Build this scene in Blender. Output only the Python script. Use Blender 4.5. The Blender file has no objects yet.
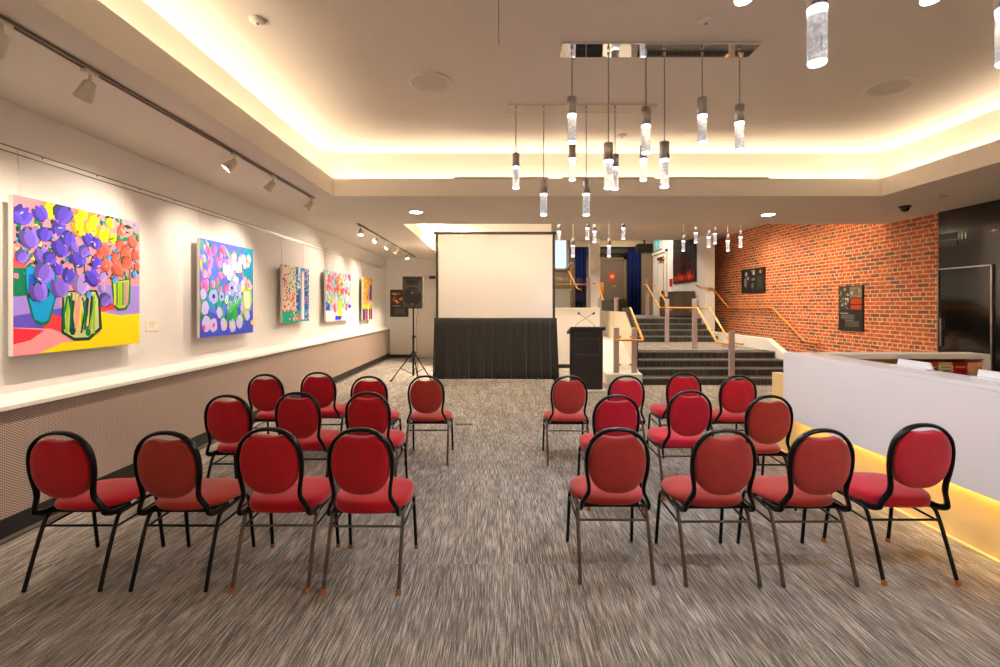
import bpy, math, random
from mathutils import Vector, Matrix
S = bpy.context.scene
COL = S.collection
PI = math.pi
F = 470.0; HZ = 305.5; CAMZ = 1.65
random.seed(7)

# ------------------------------------------------------------------ helpers
def lin(c):
    return tuple((v/12.92 if v <= .04045 else ((v+.055)/1.055)**2.4) for v in c)

class MB:
    """collects shapes; build() links them as ONE mesh object"""
    def __init__(s): s.v = []; s.f = []; s.sm = []; s.mi = []; s.col = []; s.cur = 0; s.c = (1, 1, 1)
    def add(s, vs, fs, smooth=False):
        b = len(s.v); s.v += [tuple(p) for p in vs]
        for f in fs:
            s.f.append(tuple(i+b for i in f)); s.sm.append(smooth); s.mi.append(s.cur); s.col.append(s.c)
        return s
    def box(s, a, b):
        (x0, y0, z0), (x1, y1, z1) = a, b
        x0, x1 = min(x0, x1), max(x0, x1); y0, y1 = min(y0, y1), max(y0, y1); z0, z1 = min(z0, z1), max(z0, z1)
        v = [(x0,y0,z0),(x1,y0,z0),(x1,y1,z0),(x0,y1,z0),(x0,y0,z1),(x1,y0,z1),(x1,y1,z1),(x0,y1,z1)]
        return s.add(v, [(0,3,2,1),(4,5,6,7),(0,1,5,4),(1,2,6,5),(2,3,7,6),(3,0,4,7)])
    def prism(s, pts, axis, a, b):
        """polygon pts (2d) extruded along axis from a to b"""
        n = len(pts)
        def P(p, t):
            if axis == 'x': return (t, p[0], p[1])
            if axis == 'y': return (p[0], t, p[1])
            return (p[0], p[1], t)
        v = [P(p, a) for p in pts] + [P(p, b) for p in pts]
        fs = [tuple(range(n)), tuple(range(2*n-1, n-1, -1))] + [(i, i+n, (i+1) % n+n, (i+1) % n) for i in range(n)]
        return s.add(v, fs)
    def cyl(s, p0, p1, r0, r1=None, n=16, smooth=True):
        return s.tube([p0, p1], [r0, r0 if r1 is None else r1], n, smooth)
    def tube(s, pts, r, n=10, smooth=True, cap=True, flat=1.0):
        pts = [Vector(p) for p in pts]; m = len(pts)
        if not isinstance(r, (list, tuple)): r = [r]*m
        t0 = (pts[1]-pts[0]).normalized()
        up = Vector((0, 0, 1)) if abs(t0.z) < .9 else Vector((1, 0, 0))
        nrm = t0.cross(up).normalized(); vs = []; pt = t0
        for i in range(m):
            if i == 0: t = t0
            elif i == m-1: t = (pts[i]-pts[i-1]).normalized()
            else:
                t = (pts[i+1]-pts[i]).normalized()+(pts[i]-pts[i-1]).normalized()
                t = t.normalized() if t.length > 1e-6 else pt
            nrm = (nrm-t*nrm.dot(t)).normalized(); bn = t.cross(nrm); pt = t
            for k in range(n):
                a = 2*PI*k/n
                vs.append(pts[i]+(nrm*math.cos(a)+bn*math.sin(a)*flat)*r[i])
        fs = [(i*n+k, i*n+(k+1) % n, (i+1)*n+(k+1) % n, (i+1)*n+k) for i in range(m-1) for k in range(n)]
        s.add(vs, fs, smooth)
        if cap:
            s.add(vs[:n], [tuple(range(n-1, -1, -1))]); s.add(vs[-n:], [tuple(range(n))])
        return s
    def lathe(s, prof, c=(0, 0, 0), axis='z', n=24, smooth=True):
        vs = []
        for (r, h) in prof:
            for k in range(n):
                a = 2*PI*k/n; x, y = r*math.cos(a), r*math.sin(a)
                if axis == 'z': p = (c[0]+x, c[1]+y, c[2]+h)
                elif axis == 'y': p = (c[0]+x, c[1]+h, c[2]+y)
                else: p = (c[0]+h, c[1]+x, c[2]+y)
                vs.append(p)
        m = len(prof)
        fs = [(i*n+k, i*n+(k+1) % n, (i+1)*n+(k+1) % n, (i+1)*n+k) for i in range(m-1) for k in range(n)]
        s.add(vs, fs, smooth)
        s.add(vs[:n], [tuple(range(n-1, -1, -1))]); s.add(vs[-n:], [tuple(range(n))])
        return s
    def build(s, name, mat, parent=None, bevel=0, loc=None, fix=True):
        me = bpy.data.meshes.new(name); me.from_pydata(s.v, [], s.f)
        me.polygons.foreach_set('use_smooth', s.sm)
        me.polygons.foreach_set('material_index', s.mi)
        mats = mat if isinstance(mat, (list, tuple)) else [mat]
        for m in mats: me.materials.append(m)
        if any(c != (1, 1, 1) for c in s.col):
            ca = me.color_attributes.new('paint', 'FLOAT_COLOR', 'CORNER')
            for p, c in zip(me.polygons, s.col):
                for li in p.loop_indices: ca.data[li].color = (*lin(c), 1)
        me.update()
        if fix:
            import bmesh
            bm = bmesh.new(); bm.from_mesh(me); bmesh.ops.recalc_face_normals(bm, faces=bm.faces); bm.to_mesh(me); bm.free()
        o = bpy.data.objects.new(name, me); COL.objects.link(o)
        if parent: o.parent = parent
        if loc: o.location = loc
        if bevel:
            b = o.modifiers.new('bevel', 'BEVEL'); b.width = bevel; b.segments = 2; b.limit_method = 'ANGLE'
        return o

def smooth_path(pts, n=6, closed=False):
    P = [Vector(p) for p in pts]; out = []
    m = len(P)
    for i in range(m-1):
        p0 = P[max(i-1, 0)]; p1 = P[i]; p2 = P[i+1]; p3 = P[min(i+2, m-1)]
        for k in range(n):
            t = k/n
            out.append(.5*((2*p1)+(p2-p0)*t+(2*p0-5*p1+4*p2-p3)*t*t+(3*p1-p0-3*p2+p3)*t**3))
    out.append(P[-1]); return out

def tag(o, label=None, cat=None, group=None, kind=None):
    if label: o['label'] = label
    if cat: o['category'] = cat
    if group: o['group'] = group
    if kind: o['kind'] = kind
    return o
def thing(name, label, cat, loc=(0, 0, 0), rz=0, group=None):
    o = bpy.data.objects.new(name, None); COL.objects.link(o); o.empty_display_size = .1
    o.location = loc; o.rotation_euler = (0, 0, rz)
    return tag(o, label, cat, group)
def kids(o): return [c for c in bpy.data.objects if c.parent == o]
def copy_tree(o, parent=None):
    c = o.copy(); COL.objects.link(c)
    if parent: c.parent = parent
    for ch in kids(o): copy_tree(ch, c)
    return c
def struct(o, label=None, cat=None):
    tag(o, label, cat); o['kind'] = 'structure'; return o

# ------------------------------------------------------------------ materials
def newmat(name):
    m = bpy.data.materials.new(name); m.use_nodes = True; nt = m.node_tree
    return m, nt, nt.nodes['Principled BSDF']
def mat(name, c, rough=.6, metal=0, em=None, es=0, noise=0, scale=20, bump=0, bscale=200, spec=.5, coat=0, trans=0, sheen=0):
    """c given in sRGB 0..1"""
    m, nt, b = newmat(name); L = nt.links
    b.inputs['Roughness'].default_value = rough; b.inputs['Metallic'].default_value = metal
    b.inputs['Base Color'].default_value = (*lin(c), 1)
    b.inputs['Specular IOR Level'].default_value = spec
    b.inputs['Coat Weight'].default_value = coat
    b.inputs['Transmission Weight'].default_value = trans
    b.inputs['Sheen Weight'].default_value = sheen
    tc = nt.nodes.new('ShaderNodeTexCoord')
    if noise:
        n = nt.nodes.new('ShaderNodeTexNoise'); n.inputs['Scale'].default_value = scale; n.inputs['Detail'].default_value = 3
        L.new(tc.outputs['Object'], n.inputs['Vector'])
        mx = nt.nodes.new('ShaderNodeMix'); mx.data_type = 'RGBA'
        k = lin(c); mx.inputs[6].default_value = (*[v*(1-noise) for v in k], 1); mx.inputs[7].default_value = (*[min(1, v*(1+noise)) for v in k], 1)
        L.new(n.outputs['Fac'], mx.inputs[0]); L.new(mx.outputs[2], b.inputs['Base Color'])
    if bump:
        n = nt.nodes.new('ShaderNodeTexNoise'); n.inputs['Scale'].default_value = bscale
        L.new(tc.outputs['Object'], n.inputs['Vector'])
        bp = nt.nodes.new('ShaderNodeBump'); bp.inputs['Strength'].default_value = bump; bp.inputs['Distance'].default_value = .002
        L.new(n.outputs['Fac'], bp.inputs['Height']); L.new(bp.outputs[0], b.inputs['Normal'])
    if em:
        b.inputs['Emission Color'].default_value = (*em, 1); b.inputs['Emission Strength'].default_value = es
    return m

M = {}
M['wall'] = mat('wall_paint', (.90, .885, .87), .7, noise=.015, scale=3, bump=.05)
M['ceil'] = mat('ceiling_paint', (.87, .84, .79), .8, noise=.01, scale=2)
M['white'] = mat('white_laminate', (.88, .87, .88), .35, noise=.01, scale=4)
M['cream'] = mat('cream_paint', (.89, .87, .84), .6, noise=.015, scale=5)
M['ledge'] = mat('ledge_paint', (.92, .91, .88), .4)
M['black'] = mat('black_rubber', (.10, .095, .09), .6)
M['blackpaint'] = mat('black_lacquer_metal', (.075, .07, .065), .28, metal=.6, noise=.3, scale=30)
M['worn'] = mat('worn_dark_metal', (.40, .355, .325), .28, metal=.85, noise=.35, scale=25)
M['brownfoot'] = mat('brown_plastic_glide', (.62, .38, .18), .5)
M['chrome'] = mat('mirror_chrome', (.92, .92, .92), .03, metal=1)
M['satin'] = mat('satin_nickel', (.66, .63, .62), .3, metal=1)
M['trackgrey'] = mat('track_metal', (.60, .56, .50), .4, metal=.3)
M['headcream'] = mat('lamp_head_enamel', (.86, .82, .74), .4)
M['plasticblack'] = mat('black_plastic', (.13, .125, .12), .45, bump=.1, bscale=400)
M['speakergrey'] = mat('speaker_plastic', (.33, .31, .28), .55, bump=.15, bscale=500)
M['lectern'] = mat('lectern_black', (.135, .12, .115), .4, noise=.1, scale=40)
M['lectern2'] = mat('lectern_panel', (.17, .155, .15), .6)
M['drape'] = mat('black_drape_cloth', (.13, .125, .12), .95, noise=.2, scale=30, sheen=.3)
M['screen'] = mat('screen_fabric', (.93, .915, .91), .9)
M['screenborder'] = mat('screen_black_border', (.22, .19, .17), .7)
M['wood'] = mat('honey_wood_rail', (.86, .60, .24), .35, noise=.12, scale=12)
M['post'] = mat('powder_coated_post', (.66, .59, .565), .45)
M['brass'] = mat('brass', (.85, .66, .28), .25, metal=1)
M['navy'] = mat('navy_curtain_velvet', (.055, .10, .27), .95, noise=.15, scale=20, spec=.1)
M['taupe'] = mat('taupe_wall_panel', (.46, .39, .31), .7, noise=.06, scale=6)
M['doorbrown'] = mat('brown_door_laminate', (.40, .33, .275), .5, noise=.04, scale=8)
M['darkwood'] = mat('dark_wood_cabinet', (.30, .26, .22), .5, noise=.1, scale=10)
M['redwood'] = mat('reddish_wood', (.43, .28, .19), .5, noise=.1, scale=10)
M['redpl'] = mat('red_plastic', (.75, .12, .1), .4)
M['yellowwall'] = mat('counter_plinth_wood', (.93, .81, .56), .5, noise=.03, scale=14)
M['card'] = mat('paper_card', (.93, .90, .82), .8)
M['canvas'] = mat('canvas_edge', (.93, .90, .88), .8, bump=.2, bscale=600)
M['wire'] = mat('steel_hanging_wire', (.78, .76, .72), .4, metal=.5)
M['grille'] = mat('speaker_grille', (.80, .77, .71), .6, noise=.2, scale=500)
M['darkgrille'] = mat('woofer_grille_mesh', (.17, .155, .145), .5, metal=.2, noise=.4, scale=600)
M['horn'] = mat('horn_plastic', (.20, .18, .165), .4)
M['detector'] = mat('white_plastic', (.86, .83, .80), .4)
M['blackglass'] = mat('black_gloss_glass', (.045, .04, .04), .12, spec=.7, coat=.3, bump=.02, bscale=9)
M['darksign'] = mat('dark_sign_strip', (.20, .17, .15), .5)
M['nosing'] = mat('step_nosing', (.47, .46, .47), .5, noise=.08, scale=60)
M['posterblack'] = mat('poster_board', (.14, .125, .12), .45)

def mat_emit(name, col, st):
    m = bpy.data.materials.new(name); m.use_nodes = True; nt = m.node_tree; nt.nodes.clear()
    e = nt.nodes.new('ShaderNodeEmission'); o = nt.nodes.new('ShaderNodeOutputMaterial')
    e.inputs[0].default_value = (*col, 1); e.inputs[1].default_value = st; nt.links.new(e.outputs[0], o.inputs[0]); return m
WARM = (1, .80, .60); COOL = (.86, .93, 1)
M['led'] = mat_emit('cove_led', WARM, 23)
M['led2'] = mat_emit('far_cove_led', (1, .80, .60), 75)
M['ledy'] = mat_emit('counter_led', (1, .64, .20), 26)
M['lampdisc'] = mat_emit('downlight_lens', (1, .80, .55), 30)
M['pend'] = mat_emit('pendant_led', COOL, 4.5)
M['spotlens'] = mat_emit('spot_lens', (1, .86, .68), 25)
M['daylight'] = mat_emit('bright_window_pane', (.70, .82, 1), .9)
M['blueled'] = mat_emit('blue_indicator', (.1, .3, 1), 2)
M['exitteal'] = mat_emit('exit_sign_face', (.05, .55, .50), .9)

def mat_paint(name):
    m, nt, b = newmat(name)
    a = nt.nodes.new('ShaderNodeVertexColor'); a.layer_name = 'paint'
    nt.links.new(a.outputs[0], b.inputs['Base Color']); b.inputs['Roughness'].default_value = .6; b.inputs['Specular IOR Level'].default_value = .2
    tc = nt.nodes.new('ShaderNodeTexCoord')
    n = nt.nodes.new('ShaderNodeTexNoise'); n.inputs['Scale'].default_value = 90; n.inputs['Detail'].default_value = 4
    nt.links.new(tc.outputs['Object'], n.inputs['Vector'])
    bp = nt.nodes.new('ShaderNodeBump'); bp.inputs['Strength'].default_value = .15; bp.inputs['Distance'].default_value = .002
    nt.links.new(n.outputs['Fac'], bp.inputs['Height']); nt.links.new(bp.outputs[0], b.inputs['Normal'])
    return m
M['paint'] = mat_paint('acrylic_paint')

def mat_glass(name, tint=(1, 1, 1), rough=.0, glare=1.0):
    m = bpy.data.materials.new(name); m.use_nodes = True; nt = m.node_tree; nt.nodes.clear(); L = nt.links
    o = nt.nodes.new('ShaderNodeOutputMaterial'); t = nt.nodes.new('ShaderNodeBsdfTransparent'); g = nt.nodes.new('ShaderNodeBsdfGlossy')
    mx = nt.nodes.new('ShaderNodeMixShader'); fr = nt.nodes.new('ShaderNodeFresnel'); fr.inputs[0].default_value = 1.5
    mm = nt.nodes.new('ShaderNodeMath'); mm.operation = 'MULTIPLY'; mm.inputs[1].default_value = glare
    t.inputs[0].default_value = (*tint, 1); g.inputs['Roughness'].default_value = rough
    L.new(fr.outputs[0], mm.inputs[0]); L.new(mm.outputs[0], mx.inputs[0]); L.new(t.outputs[0], mx.inputs[1]); L.new(g.outputs[0], mx.inputs[2]); L.new(mx.outputs[0], o.inputs[0])
    return m
M['glass'] = mat_glass('railing_glass', (.95, .97, .96))

def mat_rod():
    m, nt, b = newmat('acrylic_rod'); L = nt.links
    b.inputs['Base Color'].default_value = (.95, .97, 1, 1); b.inputs['Roughness'].default_value = .06
    b.inputs['Transmission Weight'].default_value = .85; b.inputs['IOR'].default_value = 1.45
    lw = nt.nodes.new('ShaderNodeTexNoise'); lw.inputs['Scale'].default_value = 60
    tc = nt.nodes.new('ShaderNodeTexCoord'); L.new(tc.outputs['Object'], lw.inputs['Vector'])
    r = nt.nodes.new('ShaderNodeMapRange'); r.inputs[1].default_value = .45; r.inputs[2].default_value = .75; r.inputs[3].default_value = .0; r.inputs[4].default_value = .28
    L.new(lw.outputs['Fac'], r.inputs[0]); L.new(r.outputs[0], b.inputs['Emission Strength'])
    b.inputs['Emission Color'].default_value = (.82, .90, 1, 1)
    return m
M['rod'] = mat_rod()

def mat_fabric(name, c, c2):
    m, nt, b = newmat(name); L = nt.links
    tc = nt.nodes.new('ShaderNodeTexCoord')
    n = nt.nodes.new('ShaderNodeTexNoise'); n.inputs['Scale'].default_value = 420; n.inputs['Detail'].default_value = 2
    n2 = nt.nodes.new('ShaderNodeTexNoise'); n2.inputs['Scale'].default_value = 9; n2.inputs['Detail'].default_value = 3
    oi = nt.nodes.new('ShaderNodeObjectInfo')
    L.new(tc.outputs['Object'], n.inputs['Vector']); L.new(tc.outputs['Object'], n2.inputs['Vector'])
    ad = nt.nodes.new('ShaderNodeMath'); ad.operation = 'ADD'; L.new(n.outputs['Fac'], ad.inputs[0]); L.new(n2.outputs['Fac'], ad.inputs[1])
    r = nt.nodes.new('ShaderNodeMapRange'); r.inputs[1].default_value = .75; r.inputs[2].default_value = 1.25; L.new(ad.outputs[0], r.inputs[0])
    mx = nt.nodes.new('ShaderNodeMix'); mx.data_type = 'RGBA'; mx.inputs[6].default_value = (*lin(c), 1); mx.inputs[7].default_value = (*lin(c2), 1)
    L.new(r.outputs[0], mx.inputs[0]); L.new(mx.outputs[2], b.inputs['Base Color'])
    b.inputs['Roughness'].default_value = .85; b.inputs['Sheen Weight'].default_value = .25; b.inputs['Specular IOR Level'].default_value = .25
    bp = nt.nodes.new('ShaderNodeBump'); bp.inputs['Strength'].default_value = .25; bp.inputs['Distance'].default_value = .001
    L.new(n.outputs['Fac'], bp.inputs['Height']); L.new(bp.outputs[0], b.inputs['Normal'])
    return m
M['red'] = mat_fabric('crimson_fabric', (.66, .035, .10), (.76, .05, .13))
M['rasp'] = mat_fabric('raspberry_fabric', (.68, .06, .16), (.76, .09, .20))
M['brick'] = mat_fabric('brick_red_fabric', (.60, .17, .12), (.67, .21, .155))
M['brickr'] = mat_fabric('dusty_brick_red_fabric', (.61, .16, .145), (.68, .20, .18))

def mat_brickwall():
    m, nt, b = newmat('brick_masonry'); L = nt.links; N = nt.nodes
    tc = N.new('ShaderNodeTexCoord'); sp = N.new('ShaderNodeSeparateXYZ'); cb = N.new('ShaderNodeCombineXYZ')
    L.new(tc.outputs['Object'], sp.inputs[0]); L.new(sp.outputs['Y'], cb.inputs['X']); L.new(sp.outputs['Z'], cb.inputs['Y'])
    def br(c1, c2, mo, off):
        t = N.new('ShaderNodeTexBrick'); t.inputs['Scale'].default_value = 1
        t.inputs['Brick Width'].default_value = .225; t.inputs['Row Height'].default_value = .075; t.inputs['Mortar Size'].default_value = .011
        t.inputs['Mortar Smooth'].default_value = .2; t.inputs['Bias'].default_value = off
        t.offset = .5; t.offset_frequency = 2; t.squash = .5; t.squash_frequency = 6
        t.inputs['Color1'].default_value = (*c1, 1); t.inputs['Color2'].default_value = (*c2, 1); t.inputs['Mortar'].default_value = (*mo, 1)
        L.new(cb.outputs[0], t.inputs['Vector']); return t
    t = br(lin((.84, .40, .20)), lin((.68, .29, .17)), lin((.90, .76, .58)), -.1)
    # per brick random darker bricks: white noise on brick colour
    t2 = br((0, 0, 0), (1, 1, 1), (0, 0, 0), 0)
    r = N.new('ShaderNodeValToRGB'); r.color_ramp.elements[0].position = .70; r.color_ramp.elements[1].position = 1.0
    L.new(t2.outputs['Color'], r.inputs[0])
    mx = N.new('ShaderNodeMix'); mx.data_type = 'RGBA'; mx.inputs[7].default_value = (*lin((.46, .31, .28)), 1)
    L.new(r.outputs[0], mx.inputs[0]); L.new(t.outputs['Color'], mx.inputs[6])
    n = N.new('ShaderNodeTexNoise'); n.inputs['Scale'].default_value = 14; n.inputs['Detail'].default_value = 5; L.new(tc.outputs['Object'], n.inputs['Vector'])
    rr = N.new('ShaderNodeMapRange'); rr.inputs[1].default_value = .3; rr.inputs[2].default_value = .7; rr.inputs[3].default_value = .72; rr.inputs[4].default_value = 1.2
    L.new(n.outputs['Fac'], rr.inputs[0])
    ml = N.new('ShaderNodeVectorMath'); ml.operation = 'SCALE'; L.new(mx.outputs[2], ml.inputs[0]); L.new(rr.outputs[0], ml.inputs['Scale'])
    L.new(ml.outputs[0], b.inputs['Base Color']); b.inputs['Roughness'].default_value = .75
    bp = N.new('ShaderNodeBump'); bp.inputs['Strength'].default_value = .8; bp.inputs['Distance'].default_value = .006; bp.invert = True
    L.new(t.outputs['Fac'], bp.inputs['Height']); L.new(bp.outputs[0], b.inputs['Normal'])
    return m
M['brickwall'] = mat_brickwall()

def mat_carpet(name, g=1.0, warp=1.0):
    m, nt, b = newmat(name); L = nt.links; N = nt.nodes
    tc = N.new('ShaderNodeTexCoord')
    # tiles half a metre square, each with its own slice of the thread pattern
    sn = N.new('ShaderNodeVectorMath'); sn.operation = 'SNAP'; sn.inputs[1].default_value = (.5, 1.0, 10)
    L.new(tc.outputs['Object'], sn.inputs[0])
    wn = N.new('ShaderNodeTexWhiteNoise'); wn.noise_dimensions = '3D'; L.new(sn.outputs[0], wn.inputs['Vector'])
    sc = N.new('ShaderNodeVectorMath'); sc.operation = 'SCALE'; sc.inputs['Scale'].default_value = 3; L.new(wn.outputs['Color'], sc.inputs[0])
    ad = N.new('ShaderNodeVectorMath'); ad.operation = 'ADD'; L.new(tc.outputs['Object'], ad.inputs[0]); L.new(sc.outputs[0], ad.inputs[1])
    wob = N.new('ShaderNodeTexNoise'); wob.inputs['Scale'].default_value = 2.2; wob.inputs['Detail'].default_value = 1; L.new(tc.outputs['Object'], wob.inputs['Vector'])
    ws = N.new('ShaderNodeVectorMath'); ws.operation = 'SCALE'; ws.inputs['Scale'].default_value = .05*warp; L.new(wob.outputs['Color'], ws.inputs[0])
    ad2 = N.new('ShaderNodeVectorMath'); ad2.operation = 'ADD'; L.new(ad.outputs[0], ad2.inputs[0]); L.new(ws.outputs[0], ad2.inputs[1])
    def stripes(sx, sy, det=2, off=0):
        mp = N.new('ShaderNodeMapping'); mp.inputs['Scale'].default_value = (sx, sy, 1); mp.inputs['Location'].default_value = (off, off, 0)
        L.new(ad2.outputs[0], mp.inputs['Vector'])
        n = N.new('ShaderNodeTexNoise'); n.inputs['Scale'].default_value = 1; n.inputs['Detail'].default_value = det; L.new(mp.outputs[0], n.inputs['Vector']); return n
    a = stripes(230, 6.5); c = stripes(170, 7, 1, 31); d = stripes(9, 1.2, 2, 5); e = stripes(260, 190, 1, 3)
    ra = N.new('ShaderNodeValToRGB'); el = ra.color_ramp.elements
    el[0].position = .36; el[0].color = (*[v*g for v in lin((.375, .355, .34))], 1); el[1].position = .66; el[1].color = (*[v*g for v in lin((.76, .73, .69))], 1)
    k = el.new(.52); k.color = (*[v*g for v in lin((.53, .505, .48))], 1)
    sm = N.new('ShaderNodeMath'); sm.operation = 'MULTIPLY_ADD'; sm.inputs[1].default_value = .30; L.new(e.outputs['Fac'], sm.inputs[0])
    s2 = N.new('ShaderNodeMath'); s2.operation = 'MULTIPLY_ADD'; s2.inputs[1].default_value = .22; s2.inputs[2].default_value = -.26; L.new(d.outputs['Fac'], s2.inputs[0])
    s3 = N.new('ShaderNodeMath'); s3.operation = 'ADD'; L.new(a.outputs['Fac'], s3.inputs[0]); L.new(s2.outputs[0], s3.inputs[1]); L.new(s3.outputs[0], sm.inputs[2])
    L.new(sm.outputs[0], ra.inputs[0])
    rt = N.new('ShaderNodeValToRGB'); rt.color_ramp.elements[0].position = .66; rt.color_ramp.elements[1].position = .71; L.new(c.outputs['Fac'], rt.inputs[0])
    mx = N.new('ShaderNodeMix'); mx.data_type = 'RGBA'; mx.inputs[7].default_value = (*[v*g for v in lin((.72, .62, .50))], 1)
    L.new(rt.outputs[0], mx.inputs[0]); L.new(ra.outputs[0], mx.inputs[6]); L.new(mx.outputs[2], b.inputs['Base Color'])
    b.inputs['Roughness'].default_value = .95; b.inputs['Specular IOR Level'].default_value = .15
    bp = N.new('ShaderNodeBump'); bp.inputs['Strength'].default_value = .4; bp.inputs['Distance'].default_value = .003
    L.new(a.outputs['Fac'], bp.inputs['Height']); L.new(bp.outputs[0], b.inputs['Normal'])
    return m
M['carpet'] = mat_carpet('striped_grey_carpet', 1.0, .4)
M['stepcarpet'] = mat_carpet('dark_step_carpet', .24)

def mat_perf():
    m, nt, b = newmat('perforated_panel'); L = nt.links; N = nt.nodes
    tc = N.new('ShaderNodeTexCoord'); sp = N.new('ShaderNodeSeparateXYZ'); L.new(tc.outputs['Object'], sp.inputs[0])
    def s(o, k):
        a = N.new('ShaderNodeMath'); a.operation = 'MULTIPLY'; a.inputs[1].default_value = k; L.new(o, a.inputs[0])
        c = N.new('ShaderNodeMath'); c.operation = 'SINE'; L.new(a.outputs[0], c.inputs[0]); return c.outputs[0]
    u = s(sp.outputs['Y'], 2*PI/.028); v = s(sp.outputs['Z'], 2*PI/.019)
    ml = N.new('ShaderNodeMath'); ml.operation = 'MULTIPLY'; L.new(u, ml.inputs[0]); L.new(v, ml.inputs[1])
    r = N.new('ShaderNodeMapRange'); r.inputs[1].default_value = .30; r.inputs[2].default_value = .42; L.new(ml.outputs[0], r.inputs[0])
    mx = N.new('ShaderNodeMix'); mx.data_type = 'RGBA'; mx.inputs[6].default_value = (*lin((.70, .62, .57)), 1); mx.inputs[7].default_value = (*lin((.20, .16, .14)), 1)
    L.new(r.outputs[0], mx.inputs[0]); L.new(mx.outputs[2], b.inputs['Base Color']); b.inputs['Roughness'].default_value = .6
    return m
M['perf'] = mat_perf()

# ------------------------------------------------------------------ room shell
XL = -3.61; XR = 7.09; CZ = 3.15; TZ = 3.81; YB = -3.2; LIP = 3.39
def B(name, a, b, m, parent=None, bevel=0): return MB().box(a, b).build(name, m, parent, bevel)
struct(B('floor', (XL-.2, YB-.2, -.12), (XR+.2, 15.0, 0), M['carpet']), 'grey striped carpet tile floor', 'floor')
struct(B('wall_left', (XL-.15, YB, 0), (XL, 15.05, 4.0), M['wall']))
struct(B('wall_front', (XL, YB-.15, 0), (XR, YB, 4.0), M['wall']))
struct(B('wall_back', (XL, 14.9, 0), (-1.5, 15.05, 4.0), M['wall']))
struct(MB().box((-1.5, 12.4, 0), (1.35, 12.55, 4.0)).box((-1.5, 12.55, 0), (-1.35, 20, 5.4)).build('wall_screen', M['wall']))
struct(MB().box((1.35, 12.4, 0), (2.64, 12.55, 1.56)).box((1.35, 12.38, 1.54), (2.64, 12.57, 1.59)).build('wall_half', M['cream']))
struct(B('wall_right', (XR, 7.57, 0), (XR+.15, 16.2, 4.0), M['brickwall']), 'orange red brick wall beside the stairs', 'wall')
struct(B('wall_black', (XR-.03, YB, 0), (XR+.15, 7.57, CZ+.3), M['blackglass']), 'glossy black panelled wall right of the bricks', 'wall')
# soffit (lower ceiling) around the tray and around the far raised bay
TX0, TX1, TY0, TY1 = -2.29, 5.23, -1.9, 6.44
FX0, FY0 = -1.785, 8.65
st = MB()
st.box((XL, YB, CZ), (TX0-.03, FY0-.03, CZ+.12)).box((TX0-.03, YB, CZ), (XR, TY0-.03, CZ+.12)).box((TX1+.03, TY0-.03, CZ), (XR, TY1+.03, CZ+.12))
st.box((TX0-.03, TY1+.03, CZ), (XR, FY0-.03, CZ+.12)).box((XL, FY0-.03, CZ), (FX0-.03, 14.9, CZ+.12))
struct(st.build('ceiling', M['ceil']))
# lips
lp = MB(); w = .03
lp.add([(x, y, z) for (x, y) in ((TX0, TY0), (TX1, TY0), (TX1, TY1), (TX0, TY1), (TX0-w, TY0-w), (TX1+w, TY0-w), (TX1+w, TY1+w), (TX0-w, TY1+w)) for z in (CZ, LIP)], [f for i in range(4) for j in [(i+1) % 4] for f in ((2*i, 2*j, 2*j+1, 2*i+1), (8+2*i, 8+2*i+1, 8+2*j+1, 8+2*j), (2*i, 8+2*i, 8+2*j, 2*j), (2*i+1, 2*j+1, 8+2*j+1, 8+2*i+1))])
struct(lp.build('trim_1', M['ceil']))
lp = MB().box((FX0-w, FY0, CZ), (FX0, 14.9, LIP)).box((FX0-w, FY0-w, CZ), (XR, FY0, LIP))
struct(lp.build('trim_2', M['ceil']))
# tray ceiling and cove walls
c = .24
tr = MB().box((TX0-c-.05, TY0-c-.05, TZ), (TX1+c+.05, TY1+c+.05, TZ+.1))
tr.box((TX0-c-.05, TY0-c, CZ+.1), (TX0-c, TY1+c, TZ)).box((TX1+c, TY0-c, CZ+.1), (TX1+c+.05, TY1+c, TZ))
tr.box((TX0-c, TY1+c, CZ+.1), (TX1+c, TY1+c+.05, TZ)).box((TX0-c, TY0-c-.05, CZ+.1), (TX1+c, TY0-c, TZ))
struct(tr.build('ceiling', M['ceil']))
tr = MB().box((FX0-c-.05, FY0-c-.05, TZ), (XR+.1, 15.55, TZ+.1)).box((FX0-c-.05, FY0-c, CZ+.1), (FX0-c, 15.0, TZ)).box((FX0-c, FY0-c-.05, CZ+.1), (XR, FY0-c, TZ))
tr.box((-1.5, 15.5, TZ), (6.28, 15.56, 5.4)).box((XL, 14.9, CZ), (FX0-c, 15.05, TZ))
struct(tr.build('ceiling', M['ceil']))
struct(B('trim_3', (.496-.51, TY0, TZ-.004), (.496-.502, 3.9, TZ), M['trackgrey']))  # ceiling control joint
# shelf boards of the coves
struct(MB().box((TX0-.24, TY0-.24, CZ+.12), (TX0-.03, TY1+.24, zs := LIP-.075)).box((TX1+.03, TY0-.24, CZ+.12), (TX1+.24, TY1+.24, zs)).box((TX0-.03, TY1+.03, CZ+.12), (TX1+.03, TY1+.24, zs)).box((TX0-.03, TY0-.24, CZ+.12), (TX1+.03, TY0-.03, zs)).build('trim_10', M['ceil']))
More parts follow.
